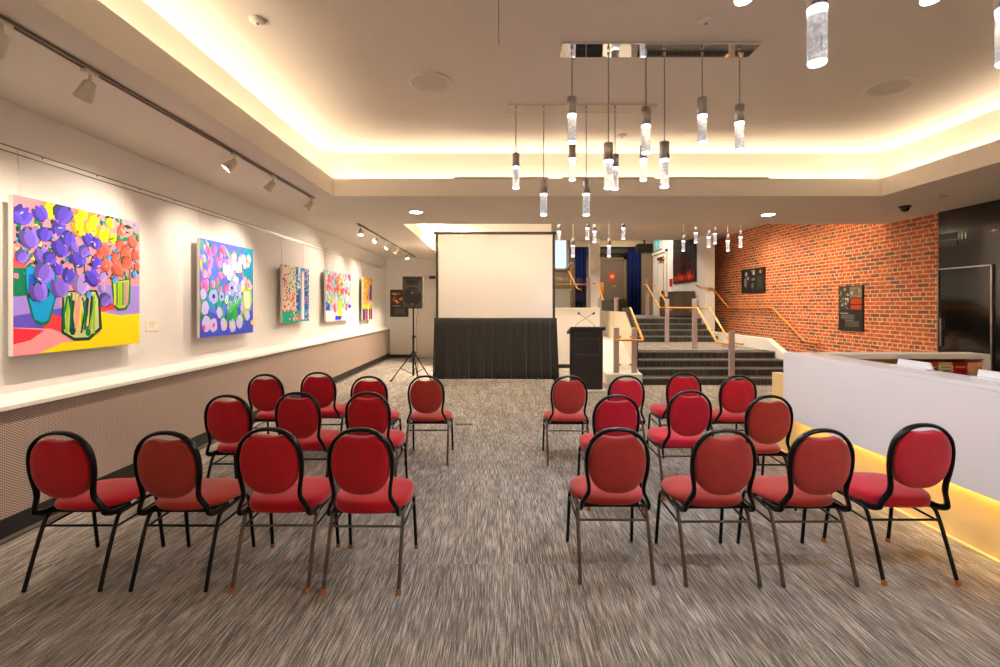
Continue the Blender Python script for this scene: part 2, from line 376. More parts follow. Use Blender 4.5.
# LED strips on the cove shelf
def led(name, a, b, m, label):
    o = B(name, a, b, m); tag(o, label, 'light strip'); return o
zl = LIP-.072
led('led_strip', (TX0-.20, TY0, zl), (TX0-.15, TY1, zl+.012), M['led'], 'warm light strip hidden in the left cove of the near ceiling tray')
led('led_strip', (TX1+.15, TY0, zl), (TX1+.20, TY1, zl+.012), M['led'], 'warm light strip hidden in the right cove of the near ceiling tray')
led('led_strip', (TX0, TY1+.15, zl), (TX1, TY1+.20, zl+.012), M['led'], 'warm light strip hidden in the far cove facing the chairs')
led('led_strip', (TX0, TY0-.20, zl), (TX1, TY0-.15, zl+.012), M['led'], 'warm light strip in the cove behind the viewpoint')
led('led_strip', (FX0-.16, FY0, zl), (FX0-.11, 14.6, zl+.012), M['led2'], 'bright white light strip in the cove above the projector screen')
led('led_strip', (FX0, FY0-.16, zl), (XR-.1, FY0-.11, zl+.012), M['led2'], 'light strip in the cove over the near edge of the far raised ceiling')
# slot diffusers sitting on the far cove lip
for x0, x1, l in ((-.63, .66, 'left'), (.85, 2.12, 'middle'), (2.3, 3.68, 'right')):
    d = MB().box((x0, TY1-.012, LIP+.0), (x1, TY1+.05, LIP+.022)).build('slot_diffuser', M['detector'])
    tag(d, 'thin linear air slot on the far cove lip, %s one of three' % l, 'air vent', 'linear slots on the cove lip')

# left wall dado: perforated panel, sloping ledge, black base
struct(B('trim_4', (XL, YB, .15), (-3.49, 14.9, .93), M['perf']), 'perforated taupe panel below the ledge')
struct(MB().prism([(XL, 1.005), (-3.45, .947), (-3.45, .912), (XL, .912)], 'y', YB, 14.88).build('trim_5', M['ledge'], bevel=.004), 'white picture ledge', 'ledge')
struct(B('baseboard_left', (XL, YB, .0), (-3.485, 14.9, .15), M['black']))
struct(B('trim_6', (-3.485, YB, 0), (-3.43, 14.85, .016), mat('floor_edge_strip', (.36, .31, .27), .6)))
struct(B('baseboard_back', (-3.485, 14.88, 0), (-1.5, 14.9, .10), M['black']))
struct(B('baseboard_screen', (-1.5, 12.38, 0), (2.2, 12.4, .10), M['black']))
# picture rail (two thin lines) and track
pr = thing('picture_rail', 'long metal picture hanging rail on the left wall above the paintings', 'picture rail', (XL, 5.5, 2.80))
MB().box((0, -8.5, .016), (.010, 8.9, .024)).box((0, -8.5, -.024), (.009, 8.9, -.018)).build('rail', mat('rail_metal', (.45, .41, .37), .4, metal=.4), pr)
MB().box((0, -8.5, -.018), (.006, 8.9, .016)).build('back_plate', M['ledge'], pr)
m_ = MB()
for i in range(34): m_.cyl((.006, -8.3+.5*i, .008), (.012, -8.3+.5*i, .008), .005, n=8)
m_.build('rail_clip', M['black'], pr)['kind'] = 'stuff'

# ------------------------------------------------------------------ ceiling fixtures
def zplane(px, py, z):     # world point of a photo measurement on a level plane
    Y = (z-CAMZ)*F/(HZ-py); return ((px-500)/F*Y, Y)
def downlight(x, y, label, z=CZ, on=True):
    t = thing('recessed_downlight', label, 'ceiling light', (x, y, z), 0, 'recessed downlights')
    MB().lathe([(.125, 0), (.122, -.007), (.10, -.009), (.098, -.004)], n=28).build('bezel', M['detector'], t)
    MB().lathe([(.098, -.005), (.08, -.010), (.01, -.011)], n=24).build('lens', M['lampdisc'], t)
    return t
x, y = zplane(416, 212, CZ); downlight(x, y, 'lit round downlight in the lower ceiling left of the screen')
x, y = zplane(768, 214.5, CZ); downlight(x, y, 'lit round downlight in the lower ceiling above the stairs side')
for (x, y, l) in ((-2.9, -2.5, 'added fill downlight behind the viewpoint on the left'), (2, -2.6, 'added fill downlight behind the viewpoint in the middle'), (6.2, -1.5, 'added fill downlight behind the viewpoint on the right'), (6.2, 1.8, 'added fill downlight out of view over the counter aisle')):  # out-of-view downlights added as fill for the near room
    downlight(x, y, l)
def ceil_speaker(px, py, w, label):
    x, y = zplane(px, py, TZ); r = w/2/F*y
    t = thing('ceiling_speaker', label, 'speaker', (x, y, TZ))
    MB().lathe([(r, 0), (r*.99, -.012), (r*.86, -.016), (r*.84, -.008)], n=36).build('rim', M['detector'], t)
    MB().lathe([(r*.84, -.007), (r*.5, -.012), (.01, -.013)], n=36).build('speaker_grille', M['grille'], t)
ceil_speaker(431, 82, 43, 'round ceiling speaker with pale grille above the left chairs')
ceil_speaker(888, 87, 44, 'round flush ceiling speaker above the right chairs')
def detector(px, py, z, label):
    x, y = zplane(px, py, z)
    t = thing('smoke_detector', label, 'smoke detector', (x, y, z))
    MB().lathe([(.06, 0), (.058, -.014), (.045, -.026), (.012, -.03)], n=28).build('housing', M['detector'], t)
    MB().lathe([(.012, -.029), (.008, -.04), (.002, -.042)], n=14).build('sensor', M['satin'], t)
detector(257.5, 19.5, TZ, 'small white smoke detector near the left cove')
detector(706, 19.5, TZ, 'small white smoke detector right of the near chandelier canopy')
detector(622, 135, TZ, 'tiny round detector between the hanging pendants near the far cove')
# dome camera
x, y = zplane(905, 206, CZ)
t = thing('dome_camera', 'dark dome security camera on the ceiling near the brick wall', 'security camera', (x, y, CZ))
MB().lathe([(.075, 0), (.078, -.02), (.06, -.035)], n=24).build('mount', M['plasticblack'], t)
MB().lathe([(.056, -.034), (.052, -.06), (.036, -.08), (.01, -.09)], n=24).build('dome', M['blackglass'], t)
x, y = zplane(942, 196, CZ)
tag(MB().lathe([(.07, 0), (.068, -.006), (.02, -.008)], c=(x, y, CZ), n=20).build('ceiling_speaker', M['trackgrey']), 'small flat round ceiling disc near the black wall', 'ceiling disc')
x, y = zplane(258, 190, CZ)
tag(MB().lathe([(.05, 0), (.048, -.006), (.02, -.008)], c=(x, y, CZ), n=20).build('sprinkler_cover', M['detector']), 'small round cover on the ceiling between track and left wall', 'sprinkler')

XT = -2.59
def track(y0, y1, heads, label, lit, hl):
    t = thing('lighting_track', label, 'track', (XT, (y0+y1)/2, CZ))
    h = (y1-y0)/2
    MB().box((-.018, -h, -.02), (-.012, h, 0)).box((.012, -h, -.02), (.018, h, 0)).box((-.018, -h, -.006), (.018, h, 0)).build('rail', M['trackgrey'], t)
    MB().box((-.012, -h+.01, -.012), (.012, h-.01, -.007)).build('conductor', M['black'], t)
    for i, (yy, ty, tz) in enumerate(heads):
        g = thing('spotlight', hl[i], 'spotlight', (XT, yy, CZ-.02), 0, 'track spotlights along the left wall')
        MB().box((-.02, -.045, -.022), (.02, .045, .0)).build('adapter', M['headcream'], g, .003)
        MB().cyl((0, 0, -.02), (0, 0, -.07), .010, n=10).build('stem', M['headcream'], g)
        d = Vector((XL-XT, ty-yy, tz-(CZ-.1))).normalized()
        if lit[i] == 2: d = Vector((.10, -.25, -.9)).normalized()
        p = Vector((0, 0, -.075)); q = p+d*.112
        MB().tube([p-d*.012, p-d*.01, p, p+d*.03, q], [.001, .02, .033, .038, .052], 20, cap=False).tube([q, q-d*.004, q-d*.02], [.052, .047, .043], 20, cap=False).build('lamp_shade', M['headcream'], g)
        MB().tube([q-d*.018, q-d*.014], [.043, .041], 20).build('bulb_lens', M['spotlens'], g)
        L = bpy.data.lights.new('track_spot', 'SPOT'); L.energy = SPOT_E*lit[i] if lit[i] != 2 else SPOT_E*1.1
        L.color = (1, .83, .66); L.spot_size = math.radians(88); L.spot_blend = 1; L.shadow_soft_size = .016
        lo = bpy.data.objects.new('spot_beam', L); COL.objects.link(lo); lo.parent = g
        lo.location = q+d*.01; lo.rotation_euler = d.to_track_quat('-Z', 'Y').to_euler()
SPOT_E = 84
track(-2.5, 6.53, [(2.44, 2.6, 1.7), (2.97, 3.3, 1.6), (4.59, 4.0, 1.8), (5.37, 5.4, 1.8), (6.45, 6.2, 1.8)],
      'long ceiling spotlight track over the near paintings', [.7, .8, 1.05, .8, 1],
      ['cream spotlight cut by the left photo edge', 'largest fully seen cream spotlight on the near track', 'cream spotlight third along the near track', 'cream spotlight just before the end of the near track', 'cream spotlight at the far end of the near track'])
track(8.57, 14.4, [(8.73, 9.0, 1.7), (9.93, 8.4, 1.8), (10.96, 10.3, 1.8), (11.9, 11.6, 1.8), (13.1, 13.0, 1.6)],
      'short far ceiling spotlight track near the back wall', [2, 1, .75, .8, 2],
      ['bright spotlight at the near end of the far track', 'second spotlight from the near end of the far track', 'middle spotlight on the far track', 'fourth spotlight on the far track', 'bright spotlight at the far end of the far track'])

# ------------------------------------------------------------------ pendant chandeliers
def chandelier(X0, X1, Y, bottoms, label, group='linear pendant chandeliers'):
    w = X1-X0; cx = (X0+X1)/2
    t = thing('pendant_chandelier', label, 'chandelier', (cx, Y, TZ), 0, group)
    MB().box((-w/2, -.105, -.02), (w/2, .105, 0)).build('canopy', M['chrome'], t, .002)
    fr = [.058, .246, .44, .535, .73, .922]
    for k, (u, bz) in enumerate(zip(fr, bottoms)):
        x = -w/2+u*w; z = bz-TZ
        MB().cyl((x, 0, -.035), (x, 0, -.06), .014, .008, 12).build('cord_grip', M['satin'], t)
        MB().cyl((x, 0, -.055), (x, 0, z+.36), .0055, n=8).build('pendant_cord', M['satin'], t)
        h = MB().lathe([(.018, .385), (.038, .378), (.040, .37), (.040, .235), (.036, .232)], c=(x, 0, z), n=20).build('pendant_housing', M['satin'], t)
        MB().lathe([(.034, .225), (.037, .215), (.037, .012), (.034, .0)], c=(x, 0, z), n=20).build('acrylic_rod', M['rod'], h)
        MB().lathe([(.035, .235), (.0375, .232), (.0375, .218), (.035, .214)], c=(x, 0, z), n=20).build('light_ring', M['pend'], h)
        MB().lathe([(.034, .006), (.036, .003), (.033, -.004), (.01, -.005)], c=(x, 0, z), n=20).build('light_tip', M['pend'], h)
    return t
chandelier(.925, 2.57, 1.97, [2.93, 2.665, 3.25, 2.93, 2.665, 2.95], 'nearest chandelier, only its large lowest rods show at the top edge')
chandelier(.51, 2.14, 3.95, [3.02, 2.635, 2.93, 2.645, 3.015, 2.955], 'chandelier with mirrored canopy and six rods nearest in full view')
chandelier(.08, 1.69, 5.13, [2.93, 2.635, 3.02, 2.635, 2.92, 3.015], 'second chandelier, behind the mirrored one, with a thin pale canopy')
chandelier(1.15, 2.72, 9.9, [2.98, 2.68, 3.05, 2.98, 2.68, 3.05], 'distant chandelier right of the screen, rods only below the ceiling edge')
chandelier(4.2, 5.75, 11.0, [2.93, 3.12, 3.02, 3.10, 2.93, 3.02], 'distant chandelier in front of the brick wall, rods only')

# ------------------------------------------------------------------ banquet chairs
def se_outline(a, b, n, p, y0=0):
    out = []
    for k in range(n):
        t = 2*PI*k/n; c_, s_ = math.cos(t), math.sin(t)
        out.append((a*math.copysign(abs(c_)**(2/p), c_), y0+b*math.copysign(abs(s_)**(2/p), s_)))
    return out
def rings(mb, levels, smooth=True):
    n = len(levels[0]); vs = [p for l in levels for p in l]
    fs = [(i*n+k, i*n+(k+1) % n, (i+1)*n+(k+1) % n, (i+1)*n+k) for i in range(len(levels)-1) for k in range(n)]
    mb.add(vs, fs, smooth); mb.add(levels[0], [tuple(range(n-1, -1, -1))], smooth); mb.add(levels[-1], [tuple(range(n))], smooth)
def seat_mesh(boxy):
    mb = MB(); L = []
    prof = [(.93, .412), (.985, .418), (1, .432), (1, .462), (.975, .476), (.9, .486), (.6, .494), (.2, .496)] if boxy else \
           [(.90, .428), (.97, .432), (1, .442), (.985, .456), (.94, .468), (.85, .478), (.55, .488), (.2, .490)]
    for s_, z in prof:
        o = se_outline(.232*s_, .22*s_, 48, 3.4 if boxy else 2.9, .045)
        L.append([(x*(1.0 if y > 0 else 1-.10*min(1, -(y)/.17)), y, z) for x, y in o])
    rings(mb, L)
    if boxy: mb.box((-.001, -.176, .42), (.001, -.172, .465))
    return mb
BY = lambda z: -.195-.022*min(1, max(0, (z-.42)/.12))-.30*max(0, (z-.45))*.42      # backrest lean
def pad_outline(s_):
    pts = []
    for k in range(64):
        t = 2*PI*k/64-PI/2
        x = .167*s_*math.copysign(abs(math.cos(t))**.88, math.cos(t)); z = .186*s_*math.copysign(abs(math.sin(t))**.86, math.sin(t))
        if z > 0: z = min(z, (.168-.013*math.exp(-(x/.075)**2))*s_)
        pts.append((x, z))
    return pts
def back_mesh(dz=0):
    mb = MB(); L = []
    for s_, off in ((.80, .036), (.95, .032), (.99, .025), (1.0, .015), (1.0, -.018), (.985, -.028), (.94, -.034), (.75, -.040), (.3, -.043)):
        L.append([(x, BY(.71+z)+off, .719+dz+z) for x, z in pad_outline(s_)])
    rings(mb, L); return mb
def backframe_mesh(dz=0):
    half = [(.202, .44), (.200, .462), (.186, .495), (.166, .535), (.158, .57), (.163, .61), (.172, .66), (.1765, .715), (.1735, .775), (.159, .83), (.133, .870), (.095, .903), (.048, .921), (0, .926)]
    pl = [(.207, -.03, .412), (.207, -.10, .412), (.205, -.155, .416)]
    pts = pl+[(x*(1.03 if z > .55 else 1), BY(z)-.010, z+(dz*min(1, max(0, (z-.5)/.3)))) for x, z in half]
    pts = pts+[(-p[0], p[1], p[2]) for p in reversed(pts[:-1])]
    return MB().tube(smooth_path(pts, 4), .0112, 14, flat=1.75)
def rear_leg(s): return MB().tube(smooth_path([(s*.213, -.085, .398), (s*.213, -.12, .385), (s*.214, -.15, .33), (s*.215, -.205, .18), (s*.217, -.262, .005)], 4), .0115, 12)
def front_leg(s): return MB().tube(smooth_path([(s*.213, .10, .402), (s*.214, .16, .395), (s*.216, .195, .35), (s*.220, .222, .18), (s*.223, .248, .005)], 4), .0115, 12)
def frame_mesh():
    mb = MB()
    for s in (-1, 1): mb.cyl((s*.213, -.10, .396), (s*.213, .12, .402), .011, n=10)
    mb.cyl((-.213, .09, .402), (.213, .09, .402), .010, n=8).cyl((-.213, -.09, .397), (.213, -.09, .397), .010, n=8)
    mb.box((-.17, -.12, .404), (.17, .17, .432))
    return mb
def proto_chair(cov, boxy, worn, feet, dz=0):
    t = thing('banquet_chair', 'x', 'chair', (0, 0, 0), 0, 'red banquet chairs set out in rows')
    lm = M['worn'] if worn else M['blackpaint']
    seat_mesh(boxy).build('seat', M[cov], t)
    back_mesh(dz).build('backrest', M[cov], t)
    backframe_mesh(dz*.8).build('back_frame', M['blackpaint'], t)
    for s in (-1, 1):
        g = rear_leg(s).build('leg', lm, t)
        if feet: MB().cyl((s*.217, -.262, .028), (s*.2175, -.266, 0), .0145, .016, 12).build('foot', M['brownfoot'], g)
        g = front_leg(s).build('leg', M['blackpaint'], t)
        if feet: MB().cyl((s*.223, .246, .028), (s*.2235, .249, 0), .0145, .016, 12).build('foot', M['brownfoot'], g)
        MB().cyl((s*.2135, -.155, .322), (s*.217, .203, .335), .0075, n=8).build('stretcher', M['blackpaint'], t)
    MB().cyl((-.213, -.152, .335), (.213, -.152, .335), .0075, n=8).build('stretcher', lm, t)
    frame_mesh().build('seat_frame', M['blackpaint'], t)
    return t
KIND = {}
spots = [
 # x, y_rear, rz, kind, label
 (-2.52, 2.70, 0, ('red', 0, 0, 0), 'leftmost chair of the nearest row, crimson, beside the perforated left wall panel'),
 (-1.905, 2.70, 0, ('brick', 0, 0, 0), 'brick-red chair in the nearest left row, second from the left wall'),
 (-1.325, 2.70, 0, ('red', 1, 1, 1, .026), 'crimson boxed-seat chair in the nearest row, third from the left wall'),
 (-.795, 2.69, 0, ('red', 1, 1, 1, .026), 'crimson boxed-seat chair in the nearest row, left of the aisle'),
 (.693, 2.774, 0, ('brickr', 0, 1, 0), 'dusty brick-red chair in the nearest row, right of the aisle'),
 (1.306, 2.75, 0, ('brickr', 0, 1, 0), 'dusty brick-red chair in the nearest row, second right of the aisle'),
 (1.875, 2.75, 0, ('brickr', 0, 1, 0), 'dusty brick-red chair in the nearest row, third right of the aisle'),
 (2.487, 2.776, 0, ('rasp', 1, 0, 1, .030), 'raspberry red chair at the right end of the nearest row by the glowing counter base'),
 (-2.188, 3.79, 0, ('red', 0, 0, 0), 'leftmost crimson chair of the middle row, nearest the left wall'),
 (-1.679, 3.91, 0, ('red', 1, 0, 0), 'centre crimson chair of the three in the middle left row'),
 (-1.098, 3.91, 0, ('red', 1, 1, 1), 'crimson chair of the middle row next to the aisle on its left side'),
 (.936, 3.79, 0, ('rasp', 1, 0, 1), 'raspberry chair of the middle right row, closest to the aisle'),
 (1.608, 3.99, 0, ('rasp', 1, 1, 1), 'raspberry chair in the centre of the middle right row'),
 (2.157, 3.77, 0, ('brick', 0, 0, 0), 'brick-red chair at the counter end of the middle right row'),
 (-2.452, 4.93, 0, ('red', 0, 0, 0), 'far-row crimson chair nearest the left wall'),
 (-1.964, 5.08, 0, ('red', 1, 0, 0), 'far-row crimson chair, second from the left wall, its seat boxed'),
 (-1.334, 4.80, 0, ('red', 0, 1, 0), 'far-row crimson chair, third from the left wall, half hidden by another chair'),
 (-.76, 4.84, 0, ('brick', 0, 1, 0), 'far-row brick-red chair standing alone left of the aisle, below the screen'),
 (.71, 4.82, 0, ('brickr', 0, 1, 0), 'far-row brick-red chair right of the aisle, in front of the lectern'),
 (1.295, 4.83, 0, ('rasp', 0, 1, 0), 'far-row raspberry chair in front of the white stair curb'),
 (1.975, 5.06, 0, ('red', 1, 0, 0), 'far-row crimson boxed-seat chair before the dark steps, third right of the aisle'),
 (2.45, 4.84, 0, ('red', 0, 0, 0), 'far-row crimson chair nearest the counter, in front of the lowest stair post'),
]
for i, (x, yr, rz, kd, lab) in enumerate(spots):
    if kd not in KIND: KIND[kd] = o = proto_chair(*kd)
    else: o = copy_tree(KIND[kd])
    o.location = (x, yr+.262, 0); o.rotation_euler = (0, 0, rz+random.Random(i).uniform(-.012, .012)); o['label'] = lab

# ------------------------------------------------------------------ paintings
class Pict:
    def __init__(s, xface, y0, y1, z0, z1): s.x = xface; s.y0, s.y1, s.z0, s.z1 = y0, y1, z0, z1; s.mb = MB(); s.n = 0
    def poly(s, pts, col):
        """pts in (u, v): u 0..1 along the wall away from the viewer, v 0..1 upward"""
        s.n += 1; X = s.x+.0004+s.n*.000012; s.mb.c = tuple(min(.999, v) for v in col)
        def cl(a): return min(1, max(0, a))
        P = [(X, s.y0+cl(u)*(s.y1-s.y0), s.z0+cl(v)*(s.z1-s.z0)) for u, v in pts]
        s.mb.add(P, [tuple(range(len(P)))])
    def bg(s, col): s.poly([(0, 0), (1, 0), (1, 1), (0, 1)], col)
    def ell(s, u, v, a, b, col, rot=0, n=14, R=None, jag=0):
        pts = []
        for k in range(n):
            t = 2*PI*k/n; r = 1+(R.uniform(-jag, jag) if R else 0)
            x, y = a*r*math.cos(t), b*r*math.sin(t)
            pts.append((u+x*math.cos(rot)-y*math.sin(rot), v+x*math.sin(rot)+y*math.cos(rot)))
        s.poly(pts, col)
    def tulip(s, u, v, r, col, R, dark=None):
        d = tuple(c_*.74 for c_ in col); l = tuple(min(1, c_*1.08+.05) for c_ in col); rot = R.uniform(-.9, .9)
        def petal(dx, tilt, k, cc):
            q = [(0, -.95), (.40, -.70), (.56, -.10), (.46, .45), (.14, 1.02), (-.12, .92), (-.46, .40), (-.54, -.15), (-.36, -.72)]
            ca, sa = math.cos(rot+tilt), math.sin(rot+tilt); o = []
            for x, y in q:
                x = x*k*(1+R.uniform(-.1, .1))+dx; y = y*(1+R.uniform(-.08, .08)); o.append((u+r*(x*ca-y*sa), v+r*(x*sa+y*ca)))
            s.poly(o, cc)
        if dark: petal(0, .0, 2.05, dark)
        petal(-.42, .30, .95, d); petal(.42, -.30, .95, l); petal(0, 0, .9, col)
    def stroke(s, pts, w, col):
        for (a, b), (c_, d) in zip(pts, pts[1:]):
            dx, dy = c_-a, d-b; L = math.hypot(dx, dy) or 1; nx, ny = -dy/L*w, dx/L*w
            s.poly([(a-nx, b-ny), (c_-nx, d-ny), (c_+nx, d+ny), (a+nx, b+ny)], col)
    def leaf(s, a, b, c_, d, w, col):
        mx, my = (a+c_)/2, (b+d)/2; dx, dy = c_-a, d-b; L = math.hypot(dx, dy) or 1; nx, ny = -dy/L*w, dx/L*w
        s.poly([(a, b), (mx-nx, my-ny), (c_, d), (mx+nx, my+ny)], col)
    def build(s, label):
        t = thing('painting', label, 'painting', (0, 0, 0), 0, 'bright paintings on the left wall')
        t.location = (s.x, (s.y0+s.y1)/2, s.z0)
        off = Vector(t.location)
        cb = MB().box((s.x-.035, s.y0, s.z0), (s.x, s.y1, s.z1)); cb.v = [tuple(Vector(p)-off) for p in cb.v]
        cb.build('canvas', M['canvas'], t)
        s.mb.v = [tuple(Vector(p)-off) for p in s.mb.v]
        # fan out each polygon's winding towards the room
        s.mb.build('painted_picture', M['paint'], t, fix=False)
        for yy in (s.y0+.1, s.y1-.1):
            MB().tube([(.0-.05, yy-off.y, s.z1-off.z-.03), (-.07, yy-off.y, 1.2*0+(2.80-off.z))], .0022, 6).build('hanging_wire', M['wire'], t)
        return t
XF = -3.5
GREEN = (.03, .45, .30); DGREEN = (.02, .28, .20); LIME = (.55, .80, .08)
# painting 1: three vases of tulips
p = Pict(XF, 3.378, 4.563, 1.284, 2.45); R = random.Random(3)
def q1(cx, cy):
    x = cx/3.927; y = 190+cy/3.927; Y = 3.5*F/(500-x); z = CAMZ+(HZ-y)*Y/F
    return ((Y-p.y0)/1.185, (z-p.z0)/1.166)
def Q(l): return [q1(a, b) for a, b in l]
p.bg((1, .60, .66))
p.poly(Q([(50,300),(103,295),(103,415),(50,420)]), (.02, .48, .34))
p.poly(Q([(50,265),(100,270),(103,305),(50,305)]), (.98, .35, .35))
p.poly(Q([(50,418),(230,415),(250,520),(50,500)]), (.62, .53, .90))
p.poly(Q([(380,370),(548,376),(548,500),(380,500)]), (.66, .58, .92))
p.poly(Q([(52,495),(250,462),(250,556),(190,560),(52,540)]), (.40, .33, .80))
p.poly(Q([(178,480),(250,500),(245,560),(170,540)]), (.95, .25, .28))
p.poly(Q([(52,540),(200,545),(310,585),(170,640),(52,655)]), (1, .62, .66))
p.poly(Q([(52,543),(175,550),(120,590),(52,607)]), (.95, .20, .28))
p.poly(Q([(548,485),(470,492),(395,478),(395,560),(330,592),(250,598),(150,645),(548,607)]), (1, .90, .05))
p.poly(Q([(385,455),(470,440),(470,465),(400,478)]), (.95, .28, .30))
for i in range(110):        # foliage behind the bunches
    a, b = R.uniform(60, 540), R.uniform(95, 340); t_ = R.uniform(0, PI); l = R.uniform(22, 48)
    p.leaf(*q1(a, b), *q1(a+l*math.cos(t_), b+l*math.sin(t_)), .018, R.choice([GREEN, DGREEN, (.05, .55, .35), (.15, .55, .85)]))
for i in range(46):
    a, b = R.uniform(60, 430), R.uniform(150, 340)
    u, v = q1(a, b); p.ell(u, v, .018, .018, R.choice([(.98, .45, .35), (.98, .85, .2), (.35, .65, .95), (.95, .5, .7), DGREEN]), 0, 8, R, .3)
p.poly(Q([(97,305),(112,296),(222,322),(220,420),(196,515),(180,530),(145,528),(122,490),(100,400)]), (.02, .45, .30))
p.poly(Q([(102,308),(112,300),(215,326),(214,420),(188,512),(165,520),(135,508),(106,400)]), (.05, .62, .88))
p.poly(Q([(112,330),(150,335),(160,425),(130,440),(110,400)]), (.10, .35, .80))
p.poly(Q([(243,415),(268,395),(378,392),(392,430),(400,545),(350,590),(290,592),(240,562)]), DGREEN)
p.poly(Q([(252,415),(270,402),(372,400),(384,430),(388,540),(345,578),(292,580),(250,556)]), (.80, .84, .55))
for i in range(26):
    a = R.uniform(255, 380); w_ = R.uniform(-28, 28)
    p.stroke(Q([(a, R.uniform(400, 440)), (a+w_*.5, 490), (min(385, max(252, a+w_)), R.uniform(530, 572))]), .008, R.choice([GREEN, LIME, DGREEN, (.5, .75, .1), (.9, .6, .6), (.95, .85, .3), (.35, .3, .75)]))
p.ell(*q1(285, 555), .022, .03, DGREEN, 0, 10, R, .2); p.ell(*q1(345, 560), .024, .03, (.02, .5, .3), 0, 10, R, .2)
p.poly(Q([(436,360),(512,345),(510,440),(495,470),(462,474),(445,455)]), GREEN)
p.poly(Q([(443,362),(506,352),(503,440),(490,462),(465,465),(450,450)]), (.72, .82, .20))
for i in range(7):
    a = 450+i*8; p.stroke(Q([(a, 362), (a+R.uniform(-3, 3), 452)]), .006, R.choice([(.95, .5, .5), GREEN, (.85, .85, .3), (.6, .5, .9), LIME]))
for cx, cy, l in ((300,395,290), (330,392,330), (300,330,270), (200,300,240), (480,345,470), (505,345,520), (460,345,440)):
    p.stroke(Q([(cx, cy), ((cx+l)/2, cy-60), (l, cy-110)]), .006, GREEN)
V1 = (.34, .27, .84); V2 = (.48, .38, .86); V3 = (.68, .58, .92)
for (a, b, r, cc) in ((190,75,34,'y'),(320,90,30,'y'),(310,148,38,'y'),(352,150,34,'y'),(365,115,30,'y'),(402,172,36,'y'),(440,188,24,'y'),(428,130,24,'y'),(300,112,20,'y'),
    (475,160,27,'c'),(405,238,36,'c'),(470,215,24,'c'),(492,240,32,'c'),(518,203,30,'c'),(410,295,32,'c'),(460,312,34,'c'),(500,285,34,'c'),(530,255,26,'c'),(450,265,26,'c'),(385,262,20,'c'),(535,300,20,'c'),
    (85,98,38,1),(155,92,32,1),(60,110,22,1),(245,92,40,1),(113,188,40,2),(172,172,30,1),(228,150,32,1),(235,225,38,1),(160,258,32,2),(305,268,40,1),(345,195,30,1),(265,190,32,1),(375,210,26,1),(290,225,22,2),
    (85,258,26,2),(192,268,28,1),(330,240,26,2),(375,285,30,1),(170,325,42,2),(232,380,42,2),(150,400,38,2),(270,335,34,1),(318,368,44,3),(360,345,38,1),(412,430,30,2),(402,338,24,3),(225,310,24,1),(525,330,18,4),(450,350,18,4),(400,385,18,3),(345,410,16,4),(425,265,14,4)):
    col = {'y': (1, .87, .10), 'c': (.97, .40, .33), 1: V1, 2: V2, 3: V3, 4: (.35, .60, .95)}[cc]
    if R.random() < .55:
        t_ = R.uniform(0, 2*PI); l = r*R.uniform(.9, 1.5); p.leaf(*q1(a, b), *q1(a+l*math.cos(t_), b+l*math.sin(t_)), .012, R.choice([GREEN, DGREEN]))
    u, v = q1(a, b); p.tulip(u, v, r/3.927*.0067, col, R, DGREEN if R.random() < .55 and cc != 'y' else None)
for i in range(60):
    a, b = R.uniform(60, 535), R.uniform(80, 350); t_ = R.uniform(0, PI); l = R.uniform(10, 26)
    p.leaf(*q1(a, b), *q1(a+l*math.cos(t_), b+l*math.sin(t_)), .007, R.choice([GREEN, DGREEN, (.8, .75, .95), (.95, .55, .6), (.35, .6, .95), (.98, .9, .4)]))
p.build('large square painting of purple, yellow and coral tulips in three vases, nearest on the wall')
# painting 2
p = Pict(XF, 5.48, 6.66, 1.27, 2.44); R = random.Random(5)
p.bg((.34, .45, .95)); p.poly([(.80, .35), (1, .35), (1, 1), (.80, 1)], (.02, .58, .74)); p.poly([(0, 0), (1, 0), (1, .25), (.6, .32), (.4, .2), (0, .3)], (.26, .32, .85))
p.poly([(.10, .30), (.42, .32), (.4, .55), (.12, .5)], (.10, .60, .80))
for i in range(70):
    a, b = R.uniform(.02, .85), R.uniform(.0, .85); p.leaf(a, b, a+R.uniform(-.14, .14), b+R.uniform(.12, .26), .016, R.choice([(.1, .65, .25), (.25, .75, .2), (.05, .5, .4), (.75, .85, .2)]))
for i in range(46):
    a, b = R.uniform(.03, .60), R.uniform(.50, .93); p.tulip(a, b, R.uniform(.030, .052), R.choice([(1, .50, .78), (.98, .42, .72), (1, .62, .78)]), R)
for i in range(24):
    a, b = R.uniform(.55, .97), R.uniform(.45, .92); p.tulip(a, b, R.uniform(.035, .055), R.choice([(1, .78, .76), (1, .9, .86), (1, .68, .70)]), R)
for i in range(26):
    a, b = R.uniform(.4, .78), R.uniform(.35, .80); p.ell(a, b, .04, .045, R.choice([(.60, .66, .95), (.92, .95, 1), (.75, .82, 1), (.85, .95, .9)]), R.uniform(0, 3), 10, R, .25)
for a, b, r in ((.10,.14,.085),(.22,.12,.075),(.40,.12,.07),(.56,.10,.075),(.70,.14,.08),(.08,.30,.07),(.32,.25,.06),(.52,.31,.07),(.86,.22,.07),(.05,.44,.06),(.76,.30,.05)):
    p.ell(a, b, r*.85, r, (.78, .74, .96), R.uniform(-.3, .3), 14, R, .1)
for a, b, r in ((.22,.42,.075),(.55,.52,.065),(.36,.42,.05),(.66,.42,.05)):
    p.ell(a, b, r, r, (.66, .70, .96), 0, 12, R, .15); p.ell(a, b, r*.35, r*.35, (.12, .2, .5), 0, 8)
p.ell(.06, .10, .022, .03, (1, .2, .6)); p.ell(.22, .12, .02, .026, (1, .2, .6)); p.ell(.42, .12, .03, .02, (.95, .85, .1)); p.ell(.57, .09, .022, .02, (1, .85, .1)); p.ell(.97, .12, .03, .03, (1, .85, .1))
